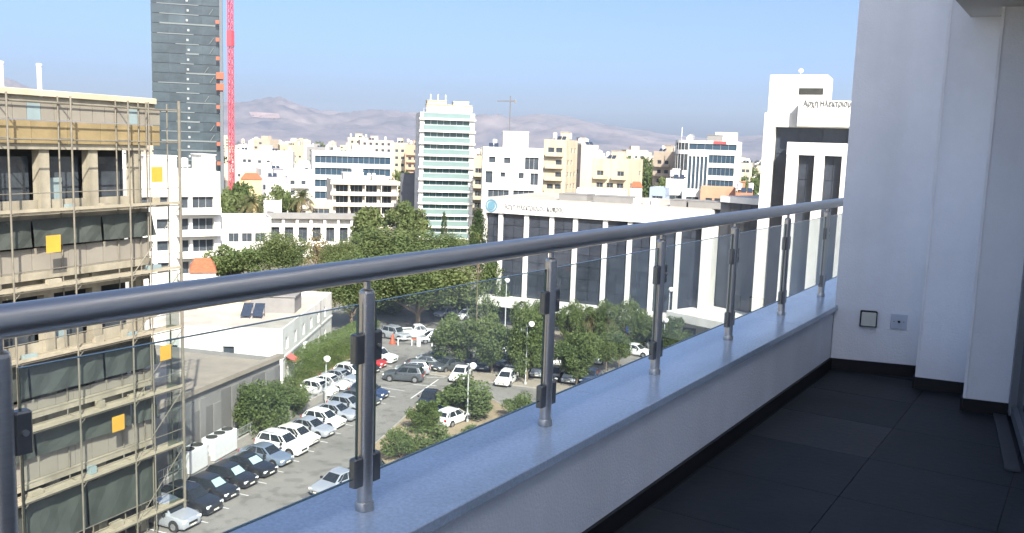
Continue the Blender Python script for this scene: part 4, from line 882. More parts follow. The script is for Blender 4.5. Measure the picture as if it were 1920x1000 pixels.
# far greenery between the houses
FG = [(1190, 318, 420, 15), (1206, 306, 480, 16), (1222, 322, 400, 12), (1180, 342, 330, 9), (455, 285, 520, 10), (478, 290, 560, 12), (515, 300, 500, 9), (445, 352, 235, 9), (430, 372, 225, 8), (512, 372, 222, 8), (538, 366, 230, 7), (760, 330, 300, 8), (770, 405, 215, 9), (752, 400, 230, 9), (1404, 340, 300, 8), (1240, 350, 300, 7), (905, 430, 190, 6), (600, 272, 900, 14), (1420, 330, 520, 12), (690, 400, 200, 8)]
for i, (px, py, D, rw) in enumerate(FG):
    zt = height(px, py - rw * .3 / D * 1700, D); base = [*hd(px, hor(px), D)[:2], 0]
    lab = ['dark tree clump left of the slim cream apartment', 'highest dark tree between cream apartment and round cornered office', 'dark tree touching the slim cream apartment', 'low dark tree above the red tiled far house', 'far dark tree on the skyline right of the crane', 'far dark tree over the top villa', 'far tree behind the villa cluster',
           'green tree below the crane foot', 'low green tree left of the dusty palm', 'green bush tree between the palms', 'green tree left of the taller palm', 'green tree above the blind wall', 'olive green tree at the blind wall foot', 'green tree left of the blind wall foot', 'green tree beside the orange house', 'green tree behind the small blue house', 'dark tree under the sign wall left end', 'far skyline tree above the blue office', 'far tree before the tall wing', 'green tree right of the colonnade'][i]
    r = empty('far_tree', base, i); tag(r, lab, 'tree', 'trees between the far houses'); zt = max(zt, 5); c = link(leafmesh('far%d' % (i % 3), 'ball', 1800, .11, 16, L_pine, 300 + i % 3), 'crown', r, (0, 0, zt * .6)); c.scale = (rw * .5, rw * .5, zt * .42)
    MB().tube((0, 0, -.1), (0, 0, zt * .5), rw * .03 + .1, rw * .02 + .05, 6).build('trunk', M_bark, r)
def scatter_trees(n_):
    rng = np.random.RandomState(5); vs_ = []
    for k in range(n_):
        px = rng.uniform(-100, 1700); D = 500 + 2600 * rng.rand() ** 1.3; p = hd(px, hor(px), D); rw = rng.uniform(3, 7); zc = rng.uniform(3, 7)
        m_ = 70; d = rng.normal(0, .45, (m_, 3)) * np.array([rw, rw, zc * .9]) + np.array([p[0], p[1], zc]); a_ = rng.normal(0, .9, (m_, 3)); b_ = rng.normal(0, .6, (m_, 3)); vs_.append(np.stack([d - a_, d + b_, d + a_, d - b_], 1).reshape(-1, 3))
    v = np.concatenate(vs_); v[:, 2] = np.maximum(v[:, 2], .1); n4 = len(v); me = bpy.data.meshes.new('far_trees'); me.from_pydata(v.tolist(), [], np.arange(n4).reshape(-1, 4).tolist()); me.materials.append(L_dark); tag(link(me, 'far_trees'), 'scattered dark trees of the distant town', 'trees', kind='stuff')
scatter_trees(420)

# ------------------------------------------------------------------ cars
CARS = {}
M_cglass = mat('car_glass', (0.02, 0.025, 0.03), 0.06, var=.1, spec=.6)
M_tyre = mat('tyre', (0.025, 0.025, 0.025), .85); M_rim = mat('alloy_rim', (.45, .45, .46), .35, .8)
M_hl = mat('headlight_lens', (.75, .77, .78), .15); M_tl = mat('tail_lens', (.35, .02, .02), .25); M_plate = mat('number_plate_white', (.75, .72, .6), .5); M_shade = mat('sunshade_foil', (.45, .62, .60), .35, .3)
def carpaint(n_, c, metal=.0): 
    m = mat('car_' + n_, c, .28, metal, var=.04, scale=1.5); m.node_tree.nodes['Principled BSDF'].inputs['Coat Weight'].default_value = .6; return m
PAINT = {'white': carpaint('white', (.78, .78, .76)), 'black': carpaint('black', (.018, .02, .024)), 'silver': carpaint('silver', (.42, .44, .47), .35), 'bluegrey': carpaint('blue_grey', (.20, .25, .32), .35), 'grey': carpaint('dark_grey', (.08, .09, .10), .2), 'navy': carpaint('navy', (.03, .05, .11), .1), 'red': carpaint('red', (.40, .03, .03)), 'cream': carpaint('cream', (.72, .60, .25)), 'pearl': carpaint('pearl', (.72, .70, .62))}
def car_proto(kind):
    S_ = {'sedan': dict(L=4.5, W=.89, belt=.90, hood=.80, tail=.96, ws=(1.0, .25), rw_=(-1.0, -1.72), roof=1.43, wr=.31), 'hatch': dict(L=4.0, W=.86, belt=.92, hood=.84, tail=.98, ws=(.98, .28), rw_=(-1.45, -1.85), roof=1.49, wr=.30),
          'suv': dict(L=4.5, W=.92, belt=1.06, hood=1.0, tail=1.08, ws=(1.0, .35), rw_=(-1.75, -2.1), roof=1.70, wr=.36), 'van': dict(L=4.9, W=.95, belt=1.12, hood=1.0, tail=1.15, ws=(1.75, 1.05), rw_=(-2.2, -2.38), roof=1.98, wr=.34),
          'pickup': dict(L=5.1, W=.92, belt=1.10, hood=1.04, tail=1.04, ws=(1.0, .4), rw_=(-.75, -.95), roof=1.76, wr=.38)}[kind]
    L, W, belt, roof = S_['L'], S_['W'], S_['belt'], S_['roof']; h = L / 2; wr = S_['wr']; r = empty('parked_car'); 
    xsn = [h, h - .12, h - .5, S_['ws'][0] + .1, S_['ws'][0] - .3, 0, S_['rw_'][1] + .1, -h + .25, -h + .06, -h]
    zt = [S_['hood'] * .72, S_['hood'] * .88, S_['hood'] * .97, belt - .03, belt, belt + .01, S_['tail'], S_['tail'] - .02, S_['tail'] * .86, S_['tail'] * .70]
    wf = [.72, .88, .97, 1, 1, 1, 1, .96, .88, .78]; zl = [.36, .24, .22, .2, .2, .2, .2, .24, .28, .4]
    b = MB(); n_ = len(xsn); rings = []
    for x, z, f, lo in zip(xsn, zt, wf, zl):
        w_ = W * f; pr = [(w_ * .9, lo), (w_, lo + .14), (w_ * 1.0, (lo + z) / 2 + .04), (w_ * .965, z - .07), (w_ * .88, z), (w_ * .45, z + .025)]
        ring_ = [(x, y, zz_) for y, zz_ in pr] + [(x, -y, zz_) for y, zz_ in reversed(pr)]; rings.append(len(b.v)); b.v += ring_
    m_ = 12
    for i in range(n_ - 1):
        for j in range(m_):
            k = (j + 1) % m_; b.f.append((rings[i] + j, rings[i] + k, rings[i + 1] + k, rings[i + 1] + j)); b.m.append(0)
    b.f.append(tuple(rings[0] + j for j in reversed(range(m_)))); b.f.append(tuple(rings[-1] + j for j in range(m_))); b.m += [0, 0]
    # cabin
    (wb, wt), (rt, rb) = S_['ws'], S_['rw_']; wl, wu = W * .93, W * .72; zb = belt - .02
    lo = [(wb, wl * .9), (wb - .35, wl), (rb + .3, wl), (rb, wl * .9)]; up = [(wt, wu * .93), (wt - .35, wu), (rt + .25, wu), (rt, wu * .93)]
    ringl = [(x, y, zb) for x, y in lo] + [(x, -y, zb) for x, y in reversed(lo)]; zr = [roof - .05, roof, roof - .01, roof - .07]
    ringu = [(x, y, z) for (x, y), z in zip(up, zr)] + [(x, -y, z) for (x, y), z in zip(reversed(up), reversed(zr))]
    nb_ = len(b.v); b.v += ringl + ringu
    for j in range(8):
        k = (j + 1) % 8; b.f.append((nb_ + k, nb_ + j, nb_ + 8 + j, nb_ + 8 + k)); b.m.append(0)
    for q in ((8, 9, 14, 15), (9, 10, 13, 14), (10, 11, 12, 13)): b.f.append(tuple(nb_ + i for i in q)); b.m.append(0)
    body = b.build('body', PAINT['white'], r, smooth=True)
    def patch(a_, b_, c, d, ins=(.06, .94, .10, .90), off=.012):
        a_, b_, c, d = map(Vector, (a_, b_, c, d)); f = lambda s, t: a_.lerp(b_, s).lerp(d.lerp(c, s), t); nn = (b_ - a_).cross(d - a_).normalized()
        if nn.dot((a_ + c) / 2 - Vector((0, 0, .9))) < 0: nn = -nn
        s0, s1, t0, t1 = ins; return [f(s0, t0) + nn * off, f(s1, t0) + nn * off, f(s1, t1) + nn * off, f(s0, t1) + nn * off]
    lo8, up8 = [Vector(p) for p in ringl], [Vector(p) for p in ringu]
    ws = MB().poly(patch(lo8[0], lo8[7], up8[7], up8[0], (.05, .95, .08, .93))).build('windscreen', M_cglass, r)
    MB().poly(patch(lo8[3], lo8[4], up8[4], up8[3], (.07, .93, .25, .9))).build('rear_window', M_cglass, r)
    for sgn in (0, 1):
        for (i, j, ins) in ((0, 1, (.25, .98, .18, .88)), (1, 2, (.02, .44, .12, .9)), (1, 2, (.49, .97, .12, .9)), (2, 3, (.04, .7, .2, .85))):
            a_, b_ = (i, j) if not sgn else (7 - i, 7 - j); MB().poly(patch(lo8[a_], lo8[b_], up8[b_], up8[a_], ins)).build('side_window', M_cglass, r)
    wx = (h - .85, -h + .85); wheelm = MB().tube((0, -.1, 0), (0, .1, 0), wr, wr, 16).mesh('wheel', M_tyre, True); rimm = MB().lathe([(.01, .012), (wr * .25, .012), (wr * .62, .0), (wr * .64, -.03)], 14).xf(Matrix.Rotation(-math.pi / 2, 4, 'X')).mesh('rim', M_rim, True); archm = MB().tube((0, -.02, 0), (0, .012, 0), wr + .07, wr + .07, 16).mesh('wheel_arch', M_rubber)
    for x in wx:
        for sg in (-1, 1):
            o = link(wheelm, 'wheel', r, (x, sg * (W - .06), wr)); q = link(rimm, 'rim', o, (0, .105 * sg, 0));
            if sg < 0: q.rotation_euler = (math.pi, 0, 0)
            link(archm, 'wheel_arch', r, (x, sg * (W - .005), wr + .02))
    for sg in (-1, 1):
        y = sg * W * .68; MB().bbox(h - .19, h - .03, y - .19, y + .19, S_['hood'] * .66, S_['hood'] * .84, .03).build('headlight', M_hl, r); MB().bbox(-h + .0, -h + .14, sg * W * .74 - .13, sg * W * .74 + .13, S_['tail'] * .68, S_['tail'] * .9, .03).build('tail_light', M_tl, r)
        MB().bbox(wb - .42, wb - .24, sg * (W + .1) - .1, sg * (W + .1) + .1, belt - .02, belt + .13, .03).build('mirror', M_rubber, r)
        MB().box(-.15, -.02, sg * (W + .004) - .006, sg * (W + .004) + .006, belt - .14, belt - .11).build('door_handle', M_rim, r)
    MB().box(h - .04, h + .012, -W * .42, W * .42, S_['hood'] * .48, S_['hood'] * .66).build('grille', M_rubber, r); MB().box(h + .013, h + .02, -.26, .26, .38, .49).build('number_plate', M_plate, r); MB().box(-h - .014, -h + .05, -.26, .26, .62, .74).build('number_plate', M_plate, r)
    if kind == 'pickup':
        MB().box(-h + .12, rb - .08, -W * .78, W * .78, belt - .02, belt + .03).build('cargo_bed', M_rubber, r)
        for sg in (-1, 1): MB().box(-h + .06, rb - .02, sg * W * .86 - .05, sg * W * .86 + .05, belt - .03, belt + .14).build('bed_rail', PAINT['white'], r)
    if kind in ('suv', 'van'):
        for sg in (-1, 1): MB().tube((wt - .4, sg * wu * .9, roof + .05), (rt + .2, sg * wu * .9, roof + .05), .022, n=5).build('roof_rail', M_rim, r)
    return r, ws
for k in ('sedan', 'hatch', 'suv', 'van', 'pickup'): CARS[k] = car_proto(k)
USED = set()
def car(label, kind, paint, pos, head, group=None, shade=False, name='parked_car'):
    root, ws = CARS[kind]; c = copy_tree(root)
    c.name = name; c.location = (pos[0], pos[1], .025); c.rotation_euler = (0, 0, math.atan2(head[1], head[0]) + random.uniform(-.03, .03)); tag(c, label, 'car', group)
    for ch in c.children:
        if ch.name.startswith('body') or ch.name.startswith('bed_rail'):
            ch.material_slots[0].link = 'OBJECT'; ch.material_slots[0].material = PAINT[paint]
        if shade and ch.name.startswith('windscreen'):
            v = [Vector(q.co) for q in ch.data.vertices]; c0 = sum(v, Vector()) / 4; nn = (v[1] - v[0]).cross(v[3] - v[0]).normalized(); nn = nn if nn.z > 0 else -nn
            MB().poly([c0 + (q - c0) * .86 + nn * .006 for q in v]).build('sunshade', M_shade, c)
    return c
HD = (0.985, 0.17)
row = [('suv', 'silver'), ('suv', 'black'), ('hatch', 'black'), ('hatch', 'black'), ('sedan', 'black'), ('sedan', 'bluegrey'), ('suv', 'white'), ('hatch', 'pearl'), ('sedan', 'silver'), ('hatch', 'white'), ('sedan', 'silver'), ('hatch', 'silver'), ('sedan', 'grey'), ('hatch', 'navy')]
labs = ['silver car lowest in the left row, mostly behind the scaffold', 'black off-roader beside the scaffold corner', 'black hatchback with pale windscreen shade, nearest of two', 'black hatchback with mint windscreen shade in the middle of the dark cars', 'black saloon with pale sunshade next to the blue grey saloon', 'blue grey saloon between the black and white cars in the left row', 'white off-roader with dark side glass in the left row, nearest white car', 'pearl white hatchback with bulging nose beyond the nearest white off-roader',
        'silver saloon between two white cars in the left row', 'white hatchback between the silver saloons', 'silver saloon right behind the middle white hatchback', 'silver hatchback near the top of the left row', 'dark grey saloon half behind the first rail post', 'navy hatchback last in the left row beside the rail post']
for k, ((kd, pc), lb) in enumerate(zip(row, labs)): car(lb, kd, pc, BAY0 + STEP * (k - 3), HD, 'cars in the left row', shade=k in (2, 3, 4))
row2 = [('hatch', 'white', 'white hatchback at the driveway corner of the hedge row'), ('sedan', 'white', 'white saloon second in the hedge row'), ('sedan', 'silver', 'silver saloon between white cars in the hedge row'), ('hatch', 'white', 'white hatchback fourth in the hedge row'), ('sedan', 'black', 'black saloon in the hedge row next to the red car'), ('hatch', 'red', 'red hatchback at the far end of the hedge row'), ('suv', 'white', 'white car behind the red hatchback beside the rail post')]
for k, (kd, pc, lb) in enumerate(row2): car(lb, kd, pc, V2((-65.2, 65.7)) + STEP * k, HD, 'cars along the hedge')
def carpx(label, kind, paint, fr, re, group='cars around the tree island', name='parked_car'):
    a_, b_ = V2(onz(*fr)), V2(onz(*re)); car(label, kind, paint, (a_ + b_) / 2, a_ - b_, group, name=name)
carpx('dark grey off-roader seen side on in the middle of the lane', 'suv', 'grey', (722, 712), (793, 716)); carpx('silver hatchback behind the side-on grey off-roader', 'hatch', 'silver', (742, 700), (806, 702)); carpx('dark saloon third behind the side-on grey off-roader', 'sedan', 'grey', (765, 688), (825, 690)); carpx('silver saloon fourth behind the side-on off-roader', 'sedan', 'bluegrey', (790, 678), (842, 681))
carpx('dark hatchback in tree shade left of the white saloon', 'hatch', 'grey', (822, 698), (858, 690)); carpx('white saloon nose-on below the leftmost car park tree', 'sedan', 'white', (853, 722), (874, 700)); carpx('white hatchback angled left of the double lamp post', 'hatch', 'white', (936, 731), (962, 709))
carpx('black saloon under the leftmost car park tree', 'sedan', 'black', (868, 692), (884, 676)); carpx('dark blue car under the second car park tree', 'hatch', 'navy', (902, 700), (918, 682)); carpx('grey car in shade between the second and third trees', 'sedan', 'grey', (955, 702), (972, 686)); carpx('black car in shade beside the tall dark tree', 'suv', 'black', (980, 706), (998, 690)); carpx('silver car just left of the second rail post', 'sedan', 'silver', (1005, 712), (1022, 694))
carpx('white hatchback parked beside the dense dark shrub', 'hatch', 'white', (868, 786), (828, 802)); carpx('black car half hidden behind the dense dark shrub', 'sedan', 'black', (795, 772), (815, 746)); carpx('navy car between the dark shrub and white hatchback', 'hatch', 'navy', (822, 782), (840, 762))
carpx('silver car cut by the coping at the bottom', 'sedan', 'silver', (602, 932), (662, 906)); carpx('dark car hidden behind the first rail post foot', 'hatch', 'grey', (660, 915), (705, 890))
carpx('white pickup under the huge pine', 'pickup', 'white', (816, 632), (757, 634), 'cars by the barrier', 'pickup_truck'); carpx('silver estate car left of the white pickup', 'suv', 'silver', (762, 640), (722, 632), 'cars by the barrier'); carpx('silver hatchback in front of the white pickup', 'hatch', 'silver', (792, 643), (828, 641), 'cars by the barrier')
carpx('silver car behind the pickup in the pine shade', 'hatch', 'silver', (822, 597), (850, 592), 'cars by the barrier'); carpx('dark car deep in the pine shade', 'sedan', 'grey', (835, 584), (862, 578), 'cars by the barrier'); carpx('white car at the pine shade edge left of the conifer', 'sedan', 'white', (866, 600), (885, 596), 'cars by the barrier')
carpx('white saloon parked near the blue parking sign', 'sedan', 'white', (1216, 670), (1168, 662), 'cars by the office'); carpx('pale yellow van behind the young tree', 'van', 'cream', (1128, 640), (1080, 634), 'cars by the office', 'parked_van'); carpx('white car below the pale yellow van', 'hatch', 'white', (1122, 668), (1132, 650), 'cars by the office'); carpx('white hatchback between the slim young trees', 'hatch', 'white', (1112, 688), (1128, 670), 'cars by the office')
carpx('silver saloon nose-on behind the young tree trunk', 'sedan', 'silver', (1062, 726), (1082, 702), 'cars by the office'); carpx('navy saloon at the coping edge right of the young tree', 'sedan', 'navy', (1095, 728), (1118, 704), 'cars by the office'); carpx('black car left of the young tree trunk', 'sedan', 'black', (1030, 722), (1048, 700), 'cars by the office'); carpx('silver car far right above the coping', 'hatch', 'silver', (1226, 662), (1216, 650), 'cars by the office')
carpx('white car tucked between young tree and rail post', 'hatch', 'white', (1046, 690), (1060, 676), 'cars by the office'); carpx('white car in the sun above the tall dark tree', 'sedan', 'white', (950, 668), (962, 655), 'cars by the office'); carpx('grey saloon between the second tree and lamp post', 'sedan', 'bluegrey', (935, 690), (948, 678))
for r_, ws_ in CARS.values():
    for ch in list(r_.children_recursive): bpy.data.objects.remove(ch)
    bpy.data.objects.remove(r_)

# ------------------------------------------------------------------ lamps, signs, barrier
def lamp(label, px, py, ptop, D=None, arm=.9, double=False):
    base = onz(px, py, 0) if D is None else np.array([*hd(px, hor(px), D)[:2], 0]); Dh = math.hypot(base[0], base[1]); h = height(px, ptop, Dh); r = empty('street_lamp', (base[0], base[1], 0), -.5); tag(r, label, 'lamp', 'car park lamps')
    MB().tube((0, 0, 0), (0, 0, h - .5), .085, .055, 8).lathe([(.16, 0), (.16, .25), (.09, .3)], 10).build('pole', M_lamp, r, smooth=True)
    for sg in ((1, -1) if double else (1,)):
        MB().tube((0, 0, h - .52), (arm * .5 * sg, 0, h - .12), .04, n=6).tube((arm * .5 * sg, 0, h - .12), (arm * sg, 0, h - .02), .035, n=6).build('arm', M_lamp, r)
        MB().lathe([(.02, -.3), (.2, -.26), (.34, -.05), (.34, .1), (.2, .27), (.01, .32)], 14, (arm * sg, 0, h + (.0 if sg > 0 else -1.0))).build('globe', M_globe, r, smooth=True)
lamp('lamp post with white globe rising from the wide rounded shrub', 876, 792, 682); lamp('curved double lamp post between the dark tree and second rail post', 985, 722, 605, double=True); lamp('slim lamp post among the white hedge row cars', 611, 762, 672, arm=.3)
lamp('lamp post in front of the office glass left of the clipped trees', 958, 612, 526, D=118, arm=.2); lamp('lamp post right of the third rail post before the office glass', 1250, 650, 542, arm=.25); lamp('short lamp post beside the third rail post', 1243, 668, 600, arm=.2); lamp('small lamp post left of the blue parking sign', 1152, 640, 612, arm=.15)
def sign(label, px, py, pc, s_=.42):
    base = onz(px, py, 0); Dh = math.hypot(base[0], base[1]); z = height(px, pc, Dh); r = empty('parking_sign', (base[0], base[1], 0), math.atan2(base[1], base[0]) - math.pi / 2); tag(r, label, 'sign', 'blue signs'); MB().tube((0, 0, 0), (0, 0, z + s_), .04, n=6).build('post', M_lamp, r); MB().bbox(-s_, s_, -.07, -.045, z - s_, z + s_, .01).build('panel', M_signb, r)
sign('blue square sign on a post below the clipped trees', 1178, 652, 617); sign('blue square sign at the coping edge right of the columns', 1297, 652, 626, .36)
def cone(label, px, py, h, r0, m1=M_orange, name='traffic_cone', cat='cone'):
    p = onz(px, py, 0); r = empty(name, (p[0], p[1], .02)); tag(r, label, cat, 'orange barriers'); MB().lathe([(r0 * 1.3, 0), (r0 * 1.3, .06), (r0, .06), (r0 * .25, h), (.01, h)], 10).build('shell', m1, r, smooth=True); MB().lathe([(r0 * .72, h * .4), (r0 * .5, h * .62)], 10, (0, 0, .003)).build('stripe', M_tank, r, smooth=True)
cone('orange plastic bollard left of the barrier by the pickup', 736, 645, 1.3, .38); cone('orange bollard beside the white saloon by the office', 1222, 678, 1.0, .4); cone('orange bollard by the third rail post', 1240, 676, 1.0, .35)
p0, p1 = V2(onz(744, 648)), V2(onz(812, 650)); br = empty('lane_barrier', (*p0, .02), math.atan2((p1 - p0)[1], (p1 - p0)[0])); tag(br, 'orange and white lane barrier across the car park entrance', 'barrier'); BL = np.linalg.norm(p1 - p0)
for k in range(5): MB().box(BL * k / 5, BL * (k + 1) / 5 - .02, -.06, .06, .85, 1.0).build('rail_section', M_tank if k != 2 else M_orange, br)
for x in (.1, BL * .4, BL - .2): MB().box(x, x + .12, -.08, .08, 0, .848).build('leg', M_tank, br)
MB().bbox(BL * .55, BL * .55 + .5, -.3, .3, 0, 1.15, .04).build('control_box', M_tank, br)

# ------------------------------------------------------------------ balcony
FZ = 24.56; CZ = 25.0; XI, XO, XR = -1.432, -1.79, -1.603; Y0, Y1 = -3.2, 9.5
M_coping = mat('speckled_pale_granite', (.49, .58, .68), .2, var=.16, scale=90, spec=.6)
M_plaster = mat('white_balcony_plaster', (.85, .865, .88), .9, var=.045, scale=2.2, bump=.25, bscale=90)
M_ftile = mat('charcoal_floor_tile', (.013, .017, .021), .55, var=.3, scale=2.2, spec=.3, bump=.08, bscale=30)
FT = [M_ftile, M_ftile, mat('charcoal_floor_tile_worn', (.018, .022, .026), .48, var=.35, scale=1.6, spec=.3, bump=.08, bscale=30), mat('charcoal_floor_tile_dusty', (.022, .026, .029), .62, var=.4, scale=1.1, spec=.3, bump=.08, bscale=30)]
M_grout = mat('dark_grout', (.012, .014, .016), .95); M_skirt = mat('black_skirting', (.015, .015, .016), .5, var=.2, spec=.3)
def streaks(m, sc_, lo, fac, th0=.35, th1=.6):
    t = m.node_tree; n_ = t.nodes.new('ShaderNodeTexNoise'); n_.inputs['Scale'].default_value = 1.0; n_.inputs['Detail'].default_value = 5; mp = t.nodes.new('ShaderNodeMapping'); mp.inputs['Scale'].default_value = sc_
    r_ = t.nodes.new('ShaderNodeValToRGB'); r_.color_ramp.elements[0].position = th0; r_.color_ramp.elements[0].color = (lo, lo, lo * .97, 1); r_.color_ramp.elements[1].position = th1; r_.color_ramp.elements[1].color = (1, 1, 1, 1)
    x_ = t.nodes.new('ShaderNodeMix'); x_.data_type = 'RGBA'; x_.blend_type = 'MULTIPLY'; x_.inputs[0].default_value = fac; tc = [q for q in t.nodes if q.type == 'TEX_COORD'][0]; bs = t.nodes['Principled BSDF']; c_ = bs.inputs['Base Color'].links[0].from_socket
    t.links.new(tc.outputs['Object'], mp.inputs[0]); t.links.new(mp.outputs[0], n_.inputs['Vector']); t.links.new(n_.outputs['Fac'], r_.inputs[0]); t.links.new(c_, x_.inputs[6]); t.links.new(r_.outputs[0], x_.inputs[7]); t.links.new(x_.outputs[2], bs.inputs['Base Color'])
streaks(M_plaster, (5, 5, .5), .88, .35); streaks(M_coping, (3, 1.2, 3), .82, .8, .4, .56); streaks(M_white, (.5, .5, .05), .80, .8); streaks(M_cream, (.5, .5, .05), .78, .8); streaks(M_conc, (.9, .9, .1), .6, .8)
fl = MB().box(XI, 1.595, Y0, 6.6, FZ - .25, FZ - .006); flo = struct('balcony_floor', fl, M_grout)
tx0, ty0, ts = -1.405, 6.3, .597
for i in range(5):
    for j in range(16):
        x = tx0 + i * .6; y = ty0 - (j + 1) * .6
        if y < Y0: continue
        MB().box(x, min(x + ts, 1.59), y, y + ts, FZ - .0059, FZ + .0002 * ((i * 7 + j * 3) % 3)).build('tile', FT[(i * 5 + j * 7 + i * j) % 4], flo)
par = empty('parapet', (XI, 0, FZ)); tag(par, 'white balcony parapet with pale polished stone coping along the railing', 'parapet')
MB().box(XO + .04 - XI, -.004, Y0, Y1, -.25, CZ - FZ - .034).build('wall', M_plaster, par)
cy = [Y0, -1.1, 1.05, 3.24, 5.4, 7.5, Y1]
for a_, b_ in zip(cy, cy[1:]): MB().bbox(XO - XI, .022, a_ + .0008, b_ - .0008, CZ - FZ - .032, CZ - FZ, .003).build('coping_slab', M_coping, par)
_ = 0; MB().box(-.004, .004, Y0, 6.3, CZ - FZ - .045, CZ - FZ - .0325).build('shadow_line', M_rubber, par)  # black strip painted in as the shadow line under the coping
MB().box(-.003, .012, Y0, 6.28, -.02, .075).build('skirting', M_skirt, par)
ew = [(-1.43, 6.292), (-.88, 6.45), (-.822, 6.106), (-.56, 6.148), (-.508, 5.738), (-.278, 5.792), (-.10, 4.2), (.95, 4.2), (.95, 8.8), (-1.43, 8.8)]
ew = [(-1.43, 6.292), (-.872, 6.452), (-.862, 6.10), (-.556, 6.150), (-.546, 5.735), (-.278, 5.792), (.95, 5.792), (.95, 8.8), (-1.43, 8.8)]
endw = empty('end_wall', (-1.43, 6.3, FZ)); tag(endw, 'stepped white end wall of the balcony in three planes', 'wall')
o_ = np.array([-1.43, 6.3]); MB().prism([tuple(np.array(p) - o_) for p in ew], -.25, 6.0).build('wall', M_plaster, endw)
for (a_, b_) in zip(ew[:5], ew[1:6]):
    a_, b_ = V2(a_) - o_, V2(b_) - o_; u_ = (b_ - a_) / np.linalg.norm(b_ - a_); nn = V2((u_[1], -u_[0]))
    MB().prism([tuple(a_ + nn * .013 ), tuple(b_ + nn * .013 + u_ * .0), tuple(b_ - nn * .002), tuple(a_ - nn * .002)], -.02, .075).build('skirting', M_skirt, endw)
for p in (ew[2], ew[4]):
    q = V2(p) - o_; MB().box(q[0] - .002, q[0] + .014, q[1] - .002, q[1] + .012, .08, 5.9).build('corner_bead', mat('smooth_corner_bead', (.8, .8, .8), .6), endw)
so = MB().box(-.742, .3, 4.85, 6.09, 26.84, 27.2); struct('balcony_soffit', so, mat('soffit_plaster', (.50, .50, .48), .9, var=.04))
# sliding door with its wall block, our own house behind
iw0, iw1 = V2((-.279, 5.785)), V2((-.13, 4.7)); iu = (iw1 - iw0) / np.linalg.norm(iw1 - iw0); iL = np.linalg.norm(iw1 - iw0)
blk = empty('door_wall', (*iw0, FZ)); tag(blk, 'grey white wall block beside the sliding door at the right edge', 'wall')
MB().prism([(0.03, 0), tuple(iw1 - iw0 + V2((.03, 0))), (1.87, -1.085), (1.87, 0)], .002, 6.5).build('wall', M_plaster, blk)
dr = empty('sliding_door', (*iw0, FZ), math.atan2(iu[1], iu[0])); tag(dr, 'grey framed sliding door at the right edge beside the end wall', 'door')
M_dfr = mat('grey_door_frame', (.20, .21, .22), .45, .3)
MB().box(.02, .10, -.04, .02, .03, 2.27).build('jamb', M_dfr, dr); MB().box(.102, 1.0, -.03, .02, .03, .09).build('bottom_rail', M_dfr, dr); MB().box(.102, 1.0, -.005, .01, .092, 2.2).build('glass', M_dwin, dr); MB().box(.102, 1.0, -.03, .02, 2.2, 2.27).build('top_rail', M_dfr, dr)
MB().box(.02, 1.05, -.11, -.045, .002, .012).build('floor_track', mat('track_aluminium', (.06, .065, .07), .5, .3), dr)
hs = empty('apartment_house', (3, -6, 0)); tag(hs, 'our own apartment house carrying the balcony', 'building')
MB().box(-1.4, 14, .8, 14, 0, 30.6).build('wall', M_plaster, hs); MB().box(-4.75, 14, -26, .79, 0, FZ - .1).build('lower_wall', M_plaster, hs)  # unseen; tall wall sized to block the sun, low part carries the added roof
MB().box(-4.6, 13.8, -25.8, .6, FZ - .099, FZ - .03).build('bounce_roof', M_white, hs)  # unseen white roof added to bounce sunlight onto the end wall
for k in range(7): MB().box(-4.75, -1.402, .8, 14.9, FZ - .26 - (k + 1) * 3.2, FZ - .26 - (k + 1) * 3.2 + .22).build('balcony_slab', M_plaster, hs)
# switch plates on the end wall
wu_ = V2(ew[1]) - V2(ew[0]); wang = math.atan2(wu_[1], wu_[0])
def onwall(px, py):
    p0 = V2(ew[0]); u_ = wu_ / np.linalg.norm(wu_); d = ray(px, py); s_ = np.linalg.solve(np.array([[d[0], -u_[0]], [d[1], -u_[1]]]), p0); return (*(p0 + u_ * s_[1]), 26 + d[2] * s_[0])
c = onwall(1628, 597); sw = empty('switch_cover', c, wang); tag(sw, 'cream weatherproof switch cover with dark rim low on the end wall', 'switch')
MB().bbox(-.054, .054, -.03, -.001, -.054, .054, .006).build('rim', M_rubber, sw); MB().bbox(-.046, .046, -.042, -.0305, -.046, .046, .005).build('flap', mat('cream_plastic', (.60, .60, .52), .4), sw)
c = onwall(1685, 603); sk = empty('socket_plate', c, wang); tag(sk, 'flat grey white aerial socket plate right of the switch cover', 'socket')
MB().bbox(-.05, .05, -.012, -.001, -.05, .05, .003).build('plate', mat('white_plastic', (.50, .54, .60), .4), sk); MB().tube((0, -.02, 0), (0, -.012, 0), .008, n=12).build('jack', M_rubber, sk)
for x in (-.03, .03): MB().tube((x, -.014, 0), (x, -.012, 0), .004, n=8).build('screw', M_steeld, sk)
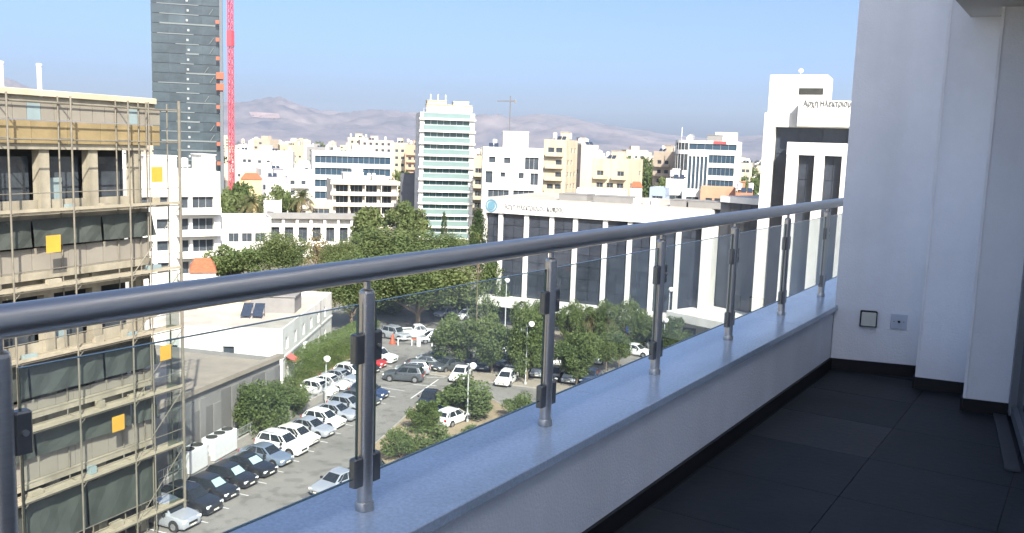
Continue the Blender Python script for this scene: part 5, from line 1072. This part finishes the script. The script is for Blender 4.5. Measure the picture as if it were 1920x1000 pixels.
# railing
rl = empty('railing', (XR, 0, CZ)); tag(rl, 'brushed steel balcony railing with clamped glass panes', 'railing')
RZ = .662; MB().tube((0, Y0, RZ), (0, Y1, RZ), .0315, n=28).build('handrail', M_steel, rl, smooth=True)
PY = [1.79 + .963 * k for k in range(-4, 8)]
pm = MB().tube((0, 0, .0), (0, 0, .600), .0212, n=24).lathe([(.0212, .600), (.019, .607), (.012, .611), (.0095, .612), (.0095, .636)], 20).mesh('post', M_steel, True)
cm = MB().lathe([(.0216, .026), (.025, .025), (.0262, .022), (.0262, .003), (.0258, .0005)], 24).mesh('base_collar', M_steel, True)
km = MB().bbox(-.013, .013, .019, .052, -.04, .04, .004).mesh('clamp', M_steeld); sm_ = MB().tube((.013, .036, 0), (.0175, .036, 0), .006, n=10).mesh('screw', M_steel)
for y in PY:
    if y > Y1: continue
    p = link(pm, 'post', rl, (0, y, 0)); link(cm, 'base_collar', p)
    for z in (.455, .115):
        for sg in (1, -1):
            k_ = link(km, 'clamp', p, (0, 0, z)); k_.scale = (1, sg, 1); 
    link(sm_, 'screw', p, (0, 0, .455))
for a_, b_ in zip(PY, PY[1:]):
    if b_ > Y1: continue
    gp = MB().box(-.004, .004, a_ + .036, b_ - .036, .10, .572).build('glass_pane', G_rail, rl)
    MB().box(-.0042, .0042, a_ + .036, b_ - .036, .5722, .5738).box(-.0042, .0042, a_ + .036, b_ - .036, .0982, .0998).box(-.0042, .0042, a_ + .0343, a_ + .0358, .0982, .5738).box(-.0042, .0042, b_ - .0358, b_ - .0343, .0982, .5738).build('polished_edge', mat('green_glass_edge', (.10, .15, .13), .2), gp)

# ------------------------------------------------------------------ haze: the air over the town
hz = MB().box(-7000, 7000, -7000, 7000, -3.0, 360.0).build('haze', []); tag(hz, 'pale summer haze over the town', 'haze', kind='stuff')
m = bpy.data.materials.new('haze_air'); m.use_nodes = True; t = m.node_tree; t.nodes.remove(t.nodes['Principled BSDF']); pv = t.nodes.new('ShaderNodeVolumePrincipled')
pv.inputs['Color'].default_value = (.72, .84, 1.0, 1); pv.inputs['Density'].default_value = 0.95e-4; pv.inputs['Anisotropy'].default_value = 0.15
t.links.new(pv.outputs[0], t.nodes['Material Output'].inputs['Volume']); hz.data.materials.append(m)
